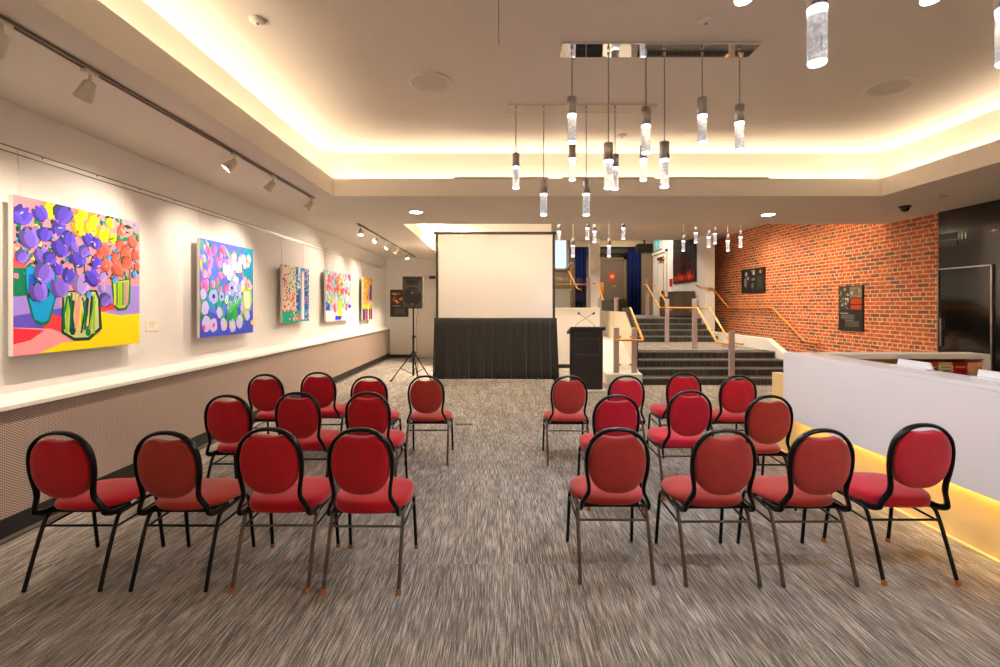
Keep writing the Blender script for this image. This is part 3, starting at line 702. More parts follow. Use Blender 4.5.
p.poly([(.80, .26), (.92, .26), (.97, .38), (.95, .52), (.78, .52), (.76, .38)], (.70, .85, .15)); p.poly([(.82, .29), (.91, .29), (.94, .38), (.92, .49), (.80, .49), (.79, .38)], (.88, .92, .80))
for i in range(8): p.stroke([(.45+.03*i, .15), (.5+.02*i, .30), (.42+.05*i, .42)], .008, R.choice([(.1, .7, .25), (.2, .8, .2)]))
p.build('square painting of pink and lilac blossoms on blue, second from the viewer')
# painting 3
p = Pict(XF, 7.56, 8.61, 1.37, 2.315); R = random.Random(8)
p.bg((.06, .58, .82)); p.poly([(0, .2), (.48, .2), (.48, 1), (0, 1)], (.96, .86, .80)); p.poly([(0, 0), (.75, 0), (.75, .2), (0, .22)], (.04, .70, .58))
p.poly([(.50, .2), (.60, .2), (.62, .75), (.52, .72)], (.05, .35, .75)); p.poly([(.68, .05), (.80, .03), (.80, .95), (.70, .92)], (.96, .96, .97)); p.poly([(.83, .1), (.90, .0), (.90, 1), (.84, .95)], (.08, .30, .70))
for i in range(480):
    a, b = R.uniform(0, .97), R.uniform(.04, .99)
    if a < .55: a *= R.choice([1, 1, 1.05]); cc = R.choice([(.98, .60, .42), (1, .82, .70), (.12, .18, .55), (1, .86, .75), (.98, .70, .5), (.2, .2, .5)] if b < .55 or a < .2 else [(.35, .85, .35), (.6, .92, .6), (1, 1, 1), (.1, .5, .8), (.98, .75, .5)])
    elif a < .66: cc = R.choice([(1, 1, 1), (.9, .97, 1), (.55, .9, .7)]); b = .6+.4*b
    elif a > .82: cc = R.choice([(.98, .45, .35), (.08, .25, .65), (1, .75, .7), (.3, .7, .95), (.9, .55, .65)])
    else: continue
    if a < .25 and b < .2: continue
    p.ell(a, b, .019, .022, cc, R.uniform(0, 3), 7, R, .25)
p.stroke([(.70, .95), (.705, .02)], .006, (.98, .4, .4)); p.stroke([(.65, .95), (.655, .02)], .008, (.7, .65, .95))
p.ell(.5, .9, .05, .04, (.1, .35, .8)); p.ell(.58, .07, .05, .05, (.98, .4, .3))
p.build('small upright painting with white tree trunk and orange petals on blue')
# painting 4
p = Pict(XF, 9.45, 11.04, 1.32, 2.37); R = random.Random(9)
p.bg((.78, .80, .95)); p.poly([(0, 0), (1, 0), (1, .26), (0, .20)], (.97, .88, .93)); p.poly([(0, .22), (.15, .22), (.12, .35), (0, .4)], (.12, .2, .8)); p.poly([(.88, .25), (1, .27), (1, .33), (.88, .34)], (.12, .2, .8))
for i in range(90):
    a, b = R.uniform(.03, .95), R.uniform(.22, .9); p.leaf(a, b, a+R.uniform(-.1, .1), b+R.uniform(.1, .25), .018, R.choice([(.2, .80, .45), (.1, .75, .7), (.65, .88, .25), (.05, .55, .65), (.9, .95, .8), (.3, .85, .8)]))
for i in range(60):
    a, b = R.uniform(.04, .96), R.uniform(.55, .97); p.tulip(a, b, R.uniform(.03, .055), R.choice([(.98, .35, .48), (1, .50, .58), (.98, .62, .72), (.96, .25, .4), (1, .75, .8)]), R)
for a, b in ((.30,.30),(.33,.22),(.80,.32),(.78,.25),(.62,.58),(.66,.64)): p.tulip(a, b, .05, (.97, .38, .5), R)
for a, b in ((.5,.82),(.53,.92),(.55,.7),(.48,.6),(.12,.45),(.2,.38)): p.tulip(a, b, .05, (.98, .85, .2), R)
p.poly([(.44, .06), (.60, .06), (.62, .42), (.43, .42)], (.70, .85, .25)); p.poly([(.48, .1), (.52, .1), (.53, .4), (.48, .4)], (.95, .9, .4))
p.poly([(.32, .02), (.55, .02), (.6, .09), (.42, .10), (.34, .12)], (.15, .2, .82))
p.build('painting of pink tulip bouquet in green vase, fourth from the viewer')
# painting 5
p = Pict(XF, 11.99, 12.87, 1.275, 2.37); R = random.Random(11)
p.bg((.99, .72, .22)); p.poly([(0, 0), (1, 0), (1, .32), (0, .32)], (.16, .2, .42)); p.poly([(0, .26), (1, .26), (1, .36), (0, .34)], (.65, .85, .1))
for i in range(130): p.ell(R.uniform(0, 1), R.uniform(.38, 1), .03, .026, R.choice([(1, .85, .2), (.98, .55, .2), (.98, .45, .55), (1, .9, .5), (.6, .2, .5)]), R.uniform(0, 3), 7, R, .25)
p.poly([(.66, .48), (.92, .46), (.95, .84), (.75, .86)], (.22, .22, .80)); p.poly([(.55, .36), (.95, .36), (.9, .46), (.6, .47)], (1, .80, .80))
for a in (.22, .5, .75): p.poly([(a, 0), (a+.12, 0), (a+.10, .34), (a+.02, .34)], R.choice([(.97, .9, .4), (.95, .45, .6), (.9, .3, .5)]))
p.build('narrow-looking painting in orange and dark blue, farthest on the left wall')
def xw(px, X): return X*F/(px-500)
for a, b, c_, d, l in ((145.8, 158.3, 320, 331.3, 'paper caption card right of the tulip vases painting'), (255, 260.5, 314, 322, 'paper caption card right of the lilac blossom painting'),
                    (308.9, 312, 314, 319, 'paper caption card right of the small tree trunk painting'), (350.8, 353.4, 311.5, 315.5, 'paper caption card right of the pink bouquet painting')):
    y0, y1 = xw(a, XL), xw(b, XL); z1 = CAMZ+(HZ-c_)*y0/F; z0 = CAMZ+(HZ-d)*y0/F
    t = thing('caption_card', l, 'label card', (XL, (y0+y1)/2, z0), 0, 'caption cards by the paintings')
    h = (y1-y0)/2; MB().box((0, -h, 0), (.004, h, z1-z0)).build('card', M['card'], t)
    mm = MB()
    for k in range(4): mm.box((.004, -h*.6, (z1-z0)*(.75-.14*k)), (.0045, h*(.5-.1*k), (z1-z0)*(.75-.14*k)+.004))
    mm.build('printed_lines', mat('card_print', (.72, .69, .63), .8), t)

# ------------------------------------------------------------------ projector screen with drape
SY = 10.6; sx0, sx1 = -1.443, 1.24
t = thing('projector_screen', 'large white fast-fold projection screen with dark frame', 'projector screen', (-.1, SY, 0))
ox = .1; zb, zt = 1.37, 3.31
MB().box((sx0+ox+.06, -.006, zb), (sx1+ox-.06, .006, zt-.06)).build('screen_surface', M['screen'], t)
MB().box((sx0+ox, -.03, .03), (sx0+ox+.05, .03, zt)).box((sx1+ox-.05, -.03, .03), (sx1+ox, .03, zt)).box((sx0+ox-.05, -.03, zt-.055), (sx1+ox+.03, .03, zt)).box((sx0+ox-.04, -.03, zb-.05), (sx1+ox+.04, .03, zb)).build('frame', M['screenborder'], t, .004)
MB().box((sx0+ox-.02, -.35, 0), (sx0+ox+.06, .35, .04)).box((sx1+ox-.06, -.35, 0), (sx1+ox+.02, .35, .04)).build('foot', M['blackpaint'], t)
dr = MB(); n = 190; vs = []; rows = 8
Rr = random.Random(4); ph = [Rr.uniform(0, 6) for _ in range(5)]
for j in range(rows+1):
    v = j/rows; z = zb-.02-(zb-.03)*v
    for i in range(n+1):
        u = i/n; xx = (sx0+ox-.03)+(sx1-sx0+.06)*u; xx = xx+(u-.5)*.06*v
        f = math.sin(u*95+ph[0]+.8*math.sin(u*17))+.6*math.sin(u*163+ph[1])+.5*math.sin(u*41+ph[2]+v*1.2)
        vs.append((xx+.008*f*v, -.075-.022*f*(.25+.9*v)-.06*v, z+(.004*f if j == rows else 0)))
fs = [(j*(n+1)+i, j*(n+1)+i+1, (j+1)*(n+1)+i+1, (j+1)*(n+1)+i) for j in range(rows) for i in range(n)]
dr.add(vs, fs, True)
d = dr.build('screen_skirt', M['drape'], loc=(-.1, SY, 0)); so = d.modifiers.new('s', 'SOLIDIFY'); so.thickness = .006
d.parent = t; d.location = (0, 0, 0)

# ------------------------------------------------------------------ PA speaker on tripod
t = thing('speaker_tripod', 'black tripod stand holding the loudspeaker left of the screen', 'stand', (-1.89, 10.25, 0))
MB().cyl((0, 0, .12), (0, 0, .95), .022, n=14).build('pole', M['blackpaint'], t)
MB().cyl((0, 0, .95), (0, 0, 1.62), .017, n=14).build('upper_pole', M['blackpaint'], t)
MB().cyl((0, 0, .93), (0, 0, 1.0), .032, n=14).build('collar', M['plasticblack'], t)
MB().cyl((0, 0, .58), (0, 0, .66), .034, n=14).build('collar', M['plasticblack'], t)
MB().cyl((.03, 0, .97), (.07, 0, .97), .015, n=10).cyl((.03, 0, .62), (.08, 0, .64), .014, n=10).build('knob', M['plasticblack'], t)
for a in (200, 330, 85):
    a = math.radians(a); e = (.50*math.cos(a), .50*math.sin(a)*.6, .012)
    g = MB().tube([(.03*math.cos(a), .03*math.sin(a), .62), e], .013, 10).build('leg', M['blackpaint'], t)
    MB().lathe([(.018, -.012), (.02, .01), (.014, .03)], c=e, n=12).build('rubber_foot', M['black'], g)
    MB().tube([(.02*math.cos(a), .02*math.sin(a), .16), (e[0]*.55, e[1]*.55, .285)], .007, 8).build('brace', M['blackpaint'], t)
t = thing('loudspeaker', 'dark grey powered loudspeaker with round woofer on the tripod', 'loudspeaker', (-1.875, 10.22, 1.585))
out = [(-.215, -.15), (.215, -.15), (.215, -.02), (.13, .17), (-.13, .17), (-.215, -.02)]
MB().prism(out, 'z', .03, .69).build('cabinet', M['speakergrey'], t, .015)
MB().prism([(-.19, -.1), (.19, -.1), (.19, 0), (.1, .1), (-.1, .1), (-.19, 0)], 'z', 0, .03).build('base', M['plasticblack'], t, .005)
# horn: flared recess in front of the cabinet
hn = MB().prism([(-.195, .665), (.195, .665), (.10, .50), (-.10, .50)], 'y', -.158, -.14).prism([(-.20, .675), (-.185, .675), (-.185, .40), (-.20, .40)], 'y', -.165, -.14).prism([(.185, .675), (.20, .675), (.20, .40), (.185, .40)], 'y', -.165, -.14).prism([(-.20, .675), (.20, .675), (.20, .66), (-.20, .66)], 'y', -.165, -.14)
hn.build('horn', M['plasticblack'], t)
MB().prism([(-.07, .60), (.07, .60), (.05, .53), (-.05, .53)], 'y', -.161, -.15).build('horn_throat', M['black'], t)
MB().lathe([(.20, -.150), (.205, -.172), (.19, -.182), (.178, -.170)], c=(0, 0, .255), axis='y', n=36).build('woofer_ring', M['plasticblack'], t)
MB().lathe([(.18, -.168), (.15, -.182), (.09, -.190), (.01, -.192)], c=(0, 0, .255), axis='y', n=36).build('woofer_grille', M['darkgrille'], t)
MB().tube([(.19*math.cos(a), -.165, .30+.19*math.sin(a)) for a in [PI*k/14 for k in range(15)]], .012, 8).build('waveguide_arc', M['speakergrey'], t)
MB().lathe([(.009, -.194), (.008, -.197), (.002, -.198)], c=(0, 0, .335), axis='y', n=12).build('status_light', M['blueled'], t)
MB().box((-.03, -.197, .09), (.03, -.185, .105)).build('badge', M['satin'], t)
# cable along the tripod
tag(MB().tube(smooth_path([(-1.80, 10.3, 1.6), (-1.83, 10.24, 1.1), (-1.80, 10.2, .6), (-1.79, 10.22, .2), (-1.74, 10.3, .012), (-1.5, 10.45, .012)], 6), .007, 8).build('speaker_cable', M['trackgrey']), 'pale cable running down the loudspeaker tripod to the floor', 'cable')

# ------------------------------------------------------------------ lectern
t = thing('lectern', 'black lectern with slanted top standing right of the screen', 'lectern', (1.68, 9.2, 0))
MB().prism([(-.26, .04), (.26, .04), (.26, 1.10), (-.26, 1.19), ], 'x', -.29, .29).v
bm = MB(); bm.prism([(-.20, .04), (.22, .04), (.22, 1.10), (-.20, 1.19)], 'x', -.285, .285); bm.build('body', M['lectern'], t, .006)
MB().prism([(-.25, 1.185), (.28, 1.075), (.28, 1.125), (-.23, 1.245), (-.25, 1.24)], 'x', -.335, .335).build('top', M['lectern'], t, .008)
MB().box((-.215, -.212, .75), (.215, -.2, 1.0)).build('upper_panel', M['lectern2'], t, .003)
MB().box((-.25, -.209, .69), (.25, -.2, .73)).box((-.25, -.209, .73), (-.225, -.2, 1.03)).box((.225, -.209, .73), (.25, -.2, 1.03)).box((-.25, -.209, 1.01), (.25, -.2, 1.035)).build('panel_frame', mat('lectern_trim', (.24, .215, .2), .4), t)
MB().box((-.29, -.27, 0), (.345, .25, .04)).build('base', M['cream'], t, .004)
MB().box((.287, -.19, .05), (.297, .20, 1.07)).build('side_edge', mat('lectern_edge', (.72, .64, .55), .5), t)
bw = MB()
for s in (-1, 1):
    g = MB().tube(smooth_path([(s*.20, .1, 1.17), (s*.17, .08, 1.27), (0, .02, 1.40), (-s*.13, -.04, 1.485)], 6), .0065, 8).build('microphone', M['satin'], t)
    MB().cyl((s*.20, .1, 1.14), (s*.185, .09, 1.24), .014, .009, 10).build('base_grip', M['plasticblack'], g)
    MB().tube([(-s*.125, -.037, 1.48), (-s*.14, -.045, 1.492), (-s*.165, -.06, 1.51)], [.012, .02, .014], 12).build('windscreen', M['black'], g)

# ------------------------------------------------------------------ stairs
def flight(name, label, x0, x1, ys, zs, yend):
    t = thing(name, label, 'stairs', ((x0+x1)/2, ys[0], zs[0]-(zs[1]-zs[0]) if False else 0))
    w = (x1-x0)/2
    for i, (y_, z_) in enumerate(zip(ys, zs)):
        e = ys[i+1] if i+1 < len(ys) else yend
        zb_ = zs[i-1] if i else (0 if zs[0] < .3 else .6)
        g = MB().box((-w, y_-ys[0], zb_), (w, e-ys[0]+.0, z_)).build('step', M['stepcarpet'], t)
        MB().box((-w, y_-ys[0]-.012, z_-.030), (w, y_-ys[0]+.045, z_+.003)).build('nosing', M['nosing'], g)
    return t
SX0, SX1 = 2.97, 6.28
flight('lower_stairs', 'lower flight of four dark carpeted steps', SX0, SX1, [9.75, 10.07, 10.40, 10.74], [.15, .30, .45, .6], 11.10)
landing = B('stair_landing', (SX0-.7, 11.10, 0), (SX1, 13.56, .6), M['carpet']); tag(landing, 'carpeted landing between the two flights of stairs', 'landing')
landing['kind'] = 'structure'
flight('upper_stairs', 'upper flight of four dark carpeted steps below the blue curtains', SX0, SX1, [13.56, 13.92, 14.28, 14.64], [.765, .93, 1.095, 1.26], 15.0)
struct(MB().box((-1.35, 12.55, 1.1), (2.22, 15.0, 1.26)).box((-1.35, 15.0, 1.1), (7.0, 20.2, 1.26)).box((-1.35, 15.0, 0), (SX1, 15.06, 1.1)).build('floor_hall', M['carpet']))
# landing front nosing
# stringer / curb on the left
cu = MB()
cu.prism([(9.79, 0), (9.79, .215), (10.05, .235), (11.10, .80), (13.56, .80), (14.95, 1.45), (14.95, 0)], 'x', 2.22, SX0)
cur = cu.build('wall_stringer', M['cream'], bevel=.004); struct(cur, 'white curb wall along the left of the stairs', 'wall')
# curb on the right against the bricks
cu = MB().prism([(9.2, 0), (9.2, .20), (9.75, .30), (11.1, .87), (14.4, .87), (14.4, 0)], 'x', SX1, SX1+.15)
struct(cu.build('wall_curb', M['cream'], bevel=.004), 'white sloping curb between stairs and brick wall', 'wall')
struct(B('wall_hall_right', (SX1, 14.4, 0), (SX1+.30, 19.6, 5.4), M['wall']))
struct(B('wall_column', (2.93, 15.2, 1.26), (3.24, 15.5, 5.0), M['cream']))
struct(MB().box((-1.5, 19.6, 1.1), (SX1, 19.75, 5.4)).build('wall_hall', M['taupe']))
struct(B('ceiling_hall', (-1.5, 15.5, 5.3), (7, 19.8, 5.4), M['ceil']))
struct(B('trim_7', (2.88, 19.2, 4.05), (6.28, 19.6, 4.42), mat('cream_header', (.72, .64, .52), .7)))
struct(B('trim_8', (3.1, 19.3, 3.80), (6.0, 19.6, 4.05), M['black']))

struct(MB().prism([(10.15, .30), (10.15, .92), (10.95, 1.50), (13.6, 1.50), (13.6, .78), (11.1, .78)], 'x', 2.905, 2.935).build('wall_parapet', mat('beige_panel', (.80, .73, .62), .5)), 'beige panel behind the glass balustrade', 'wall')
# posts
def post(x, y, z0, z1, label):
    t = thing('railing_post', label, 'post', (x, y, z0), 0, 'flat grey railing posts on the stairs')
    MB().box((-.055, -.03, 0), (.055, .03, z1-z0)).build('post', M['post'], t, .006)
    MB().box((-.07, -.05, 0), (.07, .05, .012)).build('foot_plate', M['satin'], t)
    return t
post(4.76, 9.66, 0, 1.12, 'front grey post at the foot of the stairs, in the middle')
post(4.72, 11.4, .6, 1.82, 'grey post at the front of the landing, in the middle of the stairs')
post(4.74, 13.35, .6, 1.84, 'grey post at the back of the landing before the upper steps')
post(4.80, 15.3, 1.26, 2.52, 'thin grey post on the upper floor at the head of the stairs')
post(2.46, 9.95, .22, 1.18, 'left of the two short grey posts on the white curb front')
post(2.84, 9.95, .22, 1.18, 'right of the two short grey posts on the white curb front')
post(3.02-.06, 11.95, .80, 1.85, 'tall grey post behind the short curb posts')
post(2.96, 13.9, .95, 1.88, 'grey post beside the cream column left of the upper steps')
post(2.85, 15.2, 1.26, 2.56, 'grey end post of the upper floor glass railing')

def rail(pts, label, posts=()):
    t = thing('handrail', label, 'handrail', pts[0], 0, 'honey wood handrails')
    o = Vector(pts[0])
    P = []
    for i, p_ in enumerate(pts):
        p_ = Vector(p_)
        if 0 < i < len(pts)-1:
            a = (Vector(pts[i-1])-p_).normalized()*.03; b = (Vector(pts[i+1])-p_).normalized()*.03
            P += [p_+a-o, p_-o+(a+b)*.25, p_+b-o]
        else: P.append(p_-o)
    MB().tube(P, .026, 12, flat=.8).build('rail', M['wood'], t)
    for (b0, b1) in posts:
        MB().tube([Vector(b0)-o, (Vector(b0)-o)*1.0+Vector((0, 0, -.05)), Vector(b1)-o], .009, 8).build('bracket', M['satin'], t)
    return t
for X, l in ((4.60, 'left'), (4.88, 'right')):
    pts = [(X, 9.45, .87), (X, 9.98, .88), (X, 10.95, 1.59), (X, 13.55, 1.59), (X, 14.75, 2.30), (X, 15.0, 2.31)]
    s = 1 if X < 4.7 else -1
    rail(pts, '%s one of the two wooden handrails in the middle of the stairs' % l, [((X, 9.68, .85), (4.76-s*.05, 9.66, .80)), ((X, 11.4, 1.57), (4.72-s*.05, 11.4, 1.52)), ((X, 13.35, 1.57), (4.74-s*.05, 13.35, 1.52))])
rail([(2.44, 9.88, .92), (2.95+.06, 9.88, .92), (3.03, 10.92, 1.59), (3.05, 13.56, 1.59), (3.03, 14.65, 2.35), (2.95, 14.8, 2.35)], 'wooden handrail with square return on the left glass balustrade')
rail([(XR-.08, 10.30, .82), (XR-.08, 10.80, .83), (XR-.08, 12.10, 1.59), (XR-.08, 14.42, 1.59), (6.47, 14.33, 2.18), (6.13, 14.33, 2.19), (5.97, 14.33, 2.27)], 'wooden handrail fixed to the brick wall',
     [((XR-.08, 10.45, .80), (XR, 10.45, .74)), ((XR-.08, 12.5, 1.57), (XR, 12.5, 1.5)), ((XR-.08, 14.0, 1.57), (XR, 14.0, 1.5)), ((6.44, 14.34, 2.16), (6.44, 14.40, 2.10))])
rail([(1.55, 15.12, 2.33), (2.82, 15.12, 2.33)], 'level wooden handrail of the upper floor glass railing seen over the half wall')
rail([(2.62, 17.9, 2.95), (2.80, 17.0, 2.25), (2.95, 17.0, 2.23)], 'sloping wooden handrail on the upper floor beyond the glass')
rail([(3.75, 15.6, 2.28), (3.72, 15.2, 2.28)], 'short wooden rail end by the brown hall door')

def glass(name, a, b, label, clips=()):
    t = thing('glass_panel', label, 'glass panel', a, 0, 'clear glass balustrade panels'); o = Vector(a)
    MB().box((0, 0, 0), Vector(b)-o).build('pane', M['glass'], t)
    for c_ in clips: MB().box(Vector(c_)-o-Vector((.03, .02, .02)), Vector(c_)-o+Vector((.03, .02, .02))).build('clip', M['wood'], t)
glass('g', (2.515, 9.945, .30), (2.785, 9.955, 1.12), 'small glass panel between the two short curb posts', [(2.53, 9.94, .40), (2.77, 9.94, .40), (2.53, 9.94, .99), (2.77, 9.94, .99)])
glass('g', (1.5, 15.19, 1.35), (2.80, 15.20, 2.55), 'glass railing panel on the upper floor behind the half wall')
t = thing('glass_panel', 'long glass balustrade along the left edge of the stairs', 'glass panel', (2.955, 10.1, .3), 0, 'clear glass balustrade panels')
MB().prism([(0, .1), (0, .82), (1.0, 1.50), (1.78, 1.50), (1.78, .56), (1.05, .56)], 'x', 0, .01).prism([(1.92, .56), (1.92, 1.50), (3.7, 1.50), (3.7, .66), (3.5, .56)], 'x', 0, .01).build('pane', M['glass'], t)

# hall furniture
def hdoor(name, x0, x1, y, z0, z1, m, fm, label):
    t = thing(name, label, 'door', ((x0+x1)/2, y, z0)); w = (x1-x0)/2; h = z1-z0
    MB().box((-w, -.05, 0), (w, 0, h)).build('door_leaf', m, t, .004)
    MB().box((-w-.10, -.08, 0), (-w, 0, h+.12)).box((w, -.08, 0), (w+.10, 0, h+.12)).box((-w-.10, -.08, h), (w+.10, 0, h+.12)).build('door_frame', fm, t)
    return t, w, h
t, w, h = hdoor('door_1', 4.10, 5.14, 19.6, 1.26, 3.55, M['doorbrown'], M['taupe'], 'tall brown door at the back of the hall')
t['kind'] = 'structure'
MB().box((w-.04, -.065, .55), (w+.02, -.05, .75)).box((w-.04, -.065, 1.6), (w+.02, -.05, 1.8)).build('hinge', M['brass'], t)
MB().box((-w+.02, -.075, .85), (-w+.22, -.05, 1.35)).build('brass_push_plate', M['brass'], t)
tag(MB().box((4.52, 19.53, 2.62), (4.80, 19.548, 3.05)).build('door_notice', mat('orange_red_notice', (.62, .25, .15), .6)), 'orange red notice on the brown hall door', 'sign')
tag(MB().lathe([(.09, 19.52), (.085, 19.515), (.01, 19.513)], c=(4.66, 0, 2.84), axis='y', n=16).build('notice_emblem', mat('notice_emblem', (.85, .55, .35), .6)), 'pale round emblem on the orange red notice', 'sign')
def curtain(x0, x1, y, z0, z1, label):
    n = 60; vs = []; R = random.Random(int(x0*10))
    for z in (z1, (z0+z1)/2, z0):
        for i in range(n+1):
            u = i/n; vs.append((x0+(x1-x0)*u, y+.05*math.sin(u*(x1-x0)*42)+.015*math.sin(u*31+z), z))
    mb = MB().add(vs, [(j*(n+1)+i, j*(n+1)+i+1, (j+1)*(n+1)+i+1, (j+1)*(n+1)+i) for j in range(2) for i in range(n)], True)
    o = mb.build('curtain', M['navy']); so = o.modifiers.new('s', 'SOLIDIFY'); so.thickness = .01
    tag(o, label, 'curtain', 'navy curtains in the hall'); return o
curtain(5.2, 5.73, 19.15, 1.28, 3.98, 'long navy curtain right of the brown hall door')
curtain(3.06, 3.52, 19.15, 1.28, 3.98, 'navy curtain left of the cream column, seen over the half wall')
tag(MB().box((4.97, 16.9, 3.55), (5.50, 17.25, 3.88)).build('ceiling_projector', M['plasticblack'], bevel=.01), 'black box loudspeaker hung high in front of the blue curtain', 'loudspeaker')
MB().box((5.20, 17.0, 3.88), (5.26, 17.06, 5.3)).build('hanging_bracket', M['blackpaint']).parent = bpy.data.objects['ceiling_projector']
bpy.data.objects['ceiling_projector'].name = 'hanging_loudspeaker'
struct(B('trim_9', (5.78, 19.2, 1.26), (6.28, 19.6, 4.05), M['taupe']))
# window left
t = thing('window_1', 'pale blue lit window high in the hall left of the curtain', 'window', (2.5, 19.6, 3.2)); t['kind'] = 'structure'
MB().box((-.25, -.06, 0), (.25, -.03, 1.6)).build('pane', M['daylight'], t)
MB().box((-.30, -.09, -.06), (.30, 0, 0)).box((.25, -.09, 0), (.36, 0, 1.6)).box((-.32, -.09, 0), (-.25, 0, 1.6)).build('window_frame', M['satin'], t)
# hall low furniture behind the glass railing
t = thing('hall_console', 'low pale cabinet behind the upper glass railing', 'cabinet', (2.2, 17.4, 1.26))
MB().box((-.4, -.3, .1), (.35, .3, .95)).build('body', M['cream'], t); MB().box((-.45, -.33, .95), (.4, .33, 1.0)).build('top', M['cream'], t); MB().box((-.35, -.25, 0), (.3, .25, .1)).build('plinth', M['black'], t)
t = thing('coat_stand', 'thin curled metal stand on the upper floor beyond the glass', 'stand', (2.75, 18.2, 1.26))
MB().cyl((0, 0, 0), (0, 0, 1.9), .03, n=10).build('pole', M['brass'], t)
MB().lathe([(.18, 0), (.17, .03), (.03, .05)], n=16).build('base', M['brass'], t)
MB().tube(smooth_path([(0, 0, 1.8), (.08, 0, 1.95), (0, 0, 2.05), (-.08, 0, 1.95), (-.25, 0, 1.82), (-.5, 0, 1.78)], 5), .018, 8).build('hook', M['satin'], t)

# right hall wall: double door, exit sign, alarm, painting, cabinets
t = thing('door_2', 'white double door with brass hardware in the right hall wall', 'door', (SX1, 18.6, 1.26)); t['kind'] = 'structure'
MB().box((-.03, -.9, 0), (0, .9, 2.42)).build('door_leaf', M['cream'], t, .004)
MB().box((-.07, -1.0, 0), (0, -.9, 2.52)).box((-.07, -1.0, 2.42), (0, 1.0, 2.52)).box((-.07, .9, 0), (0, 1.0, 2.52)).build('door_frame', M['wall'], t)
MB().box((-.035, -.006, 0), (-.029, .006, 2.42)).build('door_gap', M['darkwood'], t)
MB().box((-.12, -.75, 2.15), (-.03, -.15, 2.25)).cyl((-.1, -.3, 2.2), (-.25, -.55, 2.22), .012).build('door_closer', M['brass'], t)
MB().cyl((-.06, -.7, .2), (-.06, -.7, 2.3), .012, n=8).box((-.11, -.85, .72), (-.03, -.62, .95)).build('panic_bar', M['brass'], t)
t = thing('exit_sign', 'teal and white exit sign over the white hall door', 'sign', (SX1-.01, 18.6, 3.86))
MB().box((-.05, -.45, 0), (0, .45, .42)).build('housing', M['detector'], t)
MB().box((-.055, -.25, .05), (-.05, .25, .37)).build('sign_face', M['exitteal'], t)
rm = MB()      # running figure
rm.cyl((-.057, .03, .30), (-.055, .03, .30), .028, n=12).tube([(-.057, .02, .27), (-.057, -.02, .19)], .02, 8).tube([(-.057, -.02, .19), (-.057, .05, .14), (-.057, .03, .08)], .013, 8).tube([(-.057, -.02, .19), (-.057, -.08, .15), (-.057, -.13, .15)], .013, 8).tube([(-.057, .02, .26), (-.057, .09, .22)], .01, 8).tube([(-.057, .02, .26), (-.057, -.07, .25)], .01, 8)
rm.build('running_figure', M['detector'], t)
tag(MB().box((SX1-.05, 17.1, 2.35), (SX1, 17.3, 2.62)).build('fire_alarm', M['redpl'], bevel=.006), 'small red fire alarm box beside the white hall door', 'fire alarm')
# dark painting on hall wall
p = Pict(SX1-.04, 15.0, 16.95, 2.42, 4.30); R = random.Random(13)
p.bg((.16, .15, .15)); p.poly([(.1, 0), (.92, 0), (.88, .35), (.7, .52), (.4, .55), (.2, .4)], (.24, .09, .07)); p.poly([(0, .0), (1, 0), (1, .06), (0, .08)], (.25, .08, .06))
for i in range(30): a = R.uniform(.1, .9); p.leaf(a, R.uniform(0, .05), a+R.uniform(-.03, .03), R.uniform(.1, .24), .02, R.choice([(.85, .20, .08), (.95, .35, .1), (.7, .12, .06)]))
p.ell(.5, .27, .1, .07, (.05, .04, .04)); p.ell(.45, .74, .09, .07, (.30, .16, .50)); p.ell(.2, .85, .1, .05, (.30, .22, .12))
for v in (.33, .62, .84): p.stroke([(.02, v), (.98, v+R.uniform(-.02, .02))], .004, (.30, .29, .28))
for a, b in ((.3, .62), (.7, .33), (.55, .84)): p.stroke([(a, b), (a, b+.2)], .004, (.28, .27, .26))
mbp = p.mb
t = thing('hall_painting', 'dark painting with a red glowing arch on the white hall wall', 'painting', (SX1, 15.98, 2.42))
off = Vector(t.location); mbp.v = [(2*(SX1-.04)-v[0]-off.x, v[1]-off.y, v[2]-off.z) for v in mbp.v]
MB().box((-.04, -.98, 0), (0, .97, 1.88)).build('canvas', M['posterblack'], t)
mbp.build('painted_picture', M['paint'], t, fix=False)
t = thing('dark_cabinet', 'dark wooden cabinet at the head of the stairs', 'cabinet', (5.93, 15.4, 1.26))
MB().box((-.33, -.3, .05), (.33, .3, .85)).build('body', M['darkwood'], t, .006); MB().box((-.31, -.28, 0), (.31, .28, .05)).build('plinth', M['black'], t)
MB().box((-.004, -.304, .08), (.004, -.299, .82)).build('door_gap', M['black'], t)
t = thing('brown_cabinet', 'low reddish brown cabinet left of the dark hall cabinet', 'cabinet', (5.98, 16.6, 1.26))
MB().box((-.25, -.3, .05), (.25, .3, .70)).build('body', M['redwood'], t, .005); MB().box((-.23, -.28, 0), (.23, .28, .05)).build('plinth', M['black'], t)

# back wall left bits: poster, door, emergency light
def poster(name, axis, c0, c1, z0, z1, plane, label):
    pass
t = thing('wall_poster', 'dark information poster behind the loudspeaker on the back wall', 'poster', (-3.19, 14.9, 1.29))
w_ = .29
MB().box((-w_, -.015, 0), (w_, 0, .86)).build('board', M['posterblack'], t)
ph_ = MB(); R = random.Random(2)
ph_.c = (.35, .22, .14); ph_.box((-w_+.04, -.017, .40), (w_-.02, -.015, .80))
for i in range(26):
    ph_.c = R.choice([(.75, .5, .25), (.6, .35, .2), (.9, .75, .5), (.3, .2, .15), (.8, .6, .4)])
    a, b = R.uniform(-w_+.05, w_-.1), R.uniform(.42, .72); ph_.box((a, -.0175-.0001*i, b), (a+R.uniform(.03, .09), -.017, b+R.uniform(.03, .08)))
ph_.build('photo_print', M['paint'], t)
ph_ = MB(); ph_.c = (.45, .42, .40)
for k in range(9): ph_.box((-.15, -.016, .08+.022*k), (.2-.02*(k % 3), -.015, .09+.022*k))
ph_.c = (.8, .78, .75); ph_.box((-.2, -.016, .34), (.05, -.015, .355)); ph_.build('printed_lines', M['paint'], t)
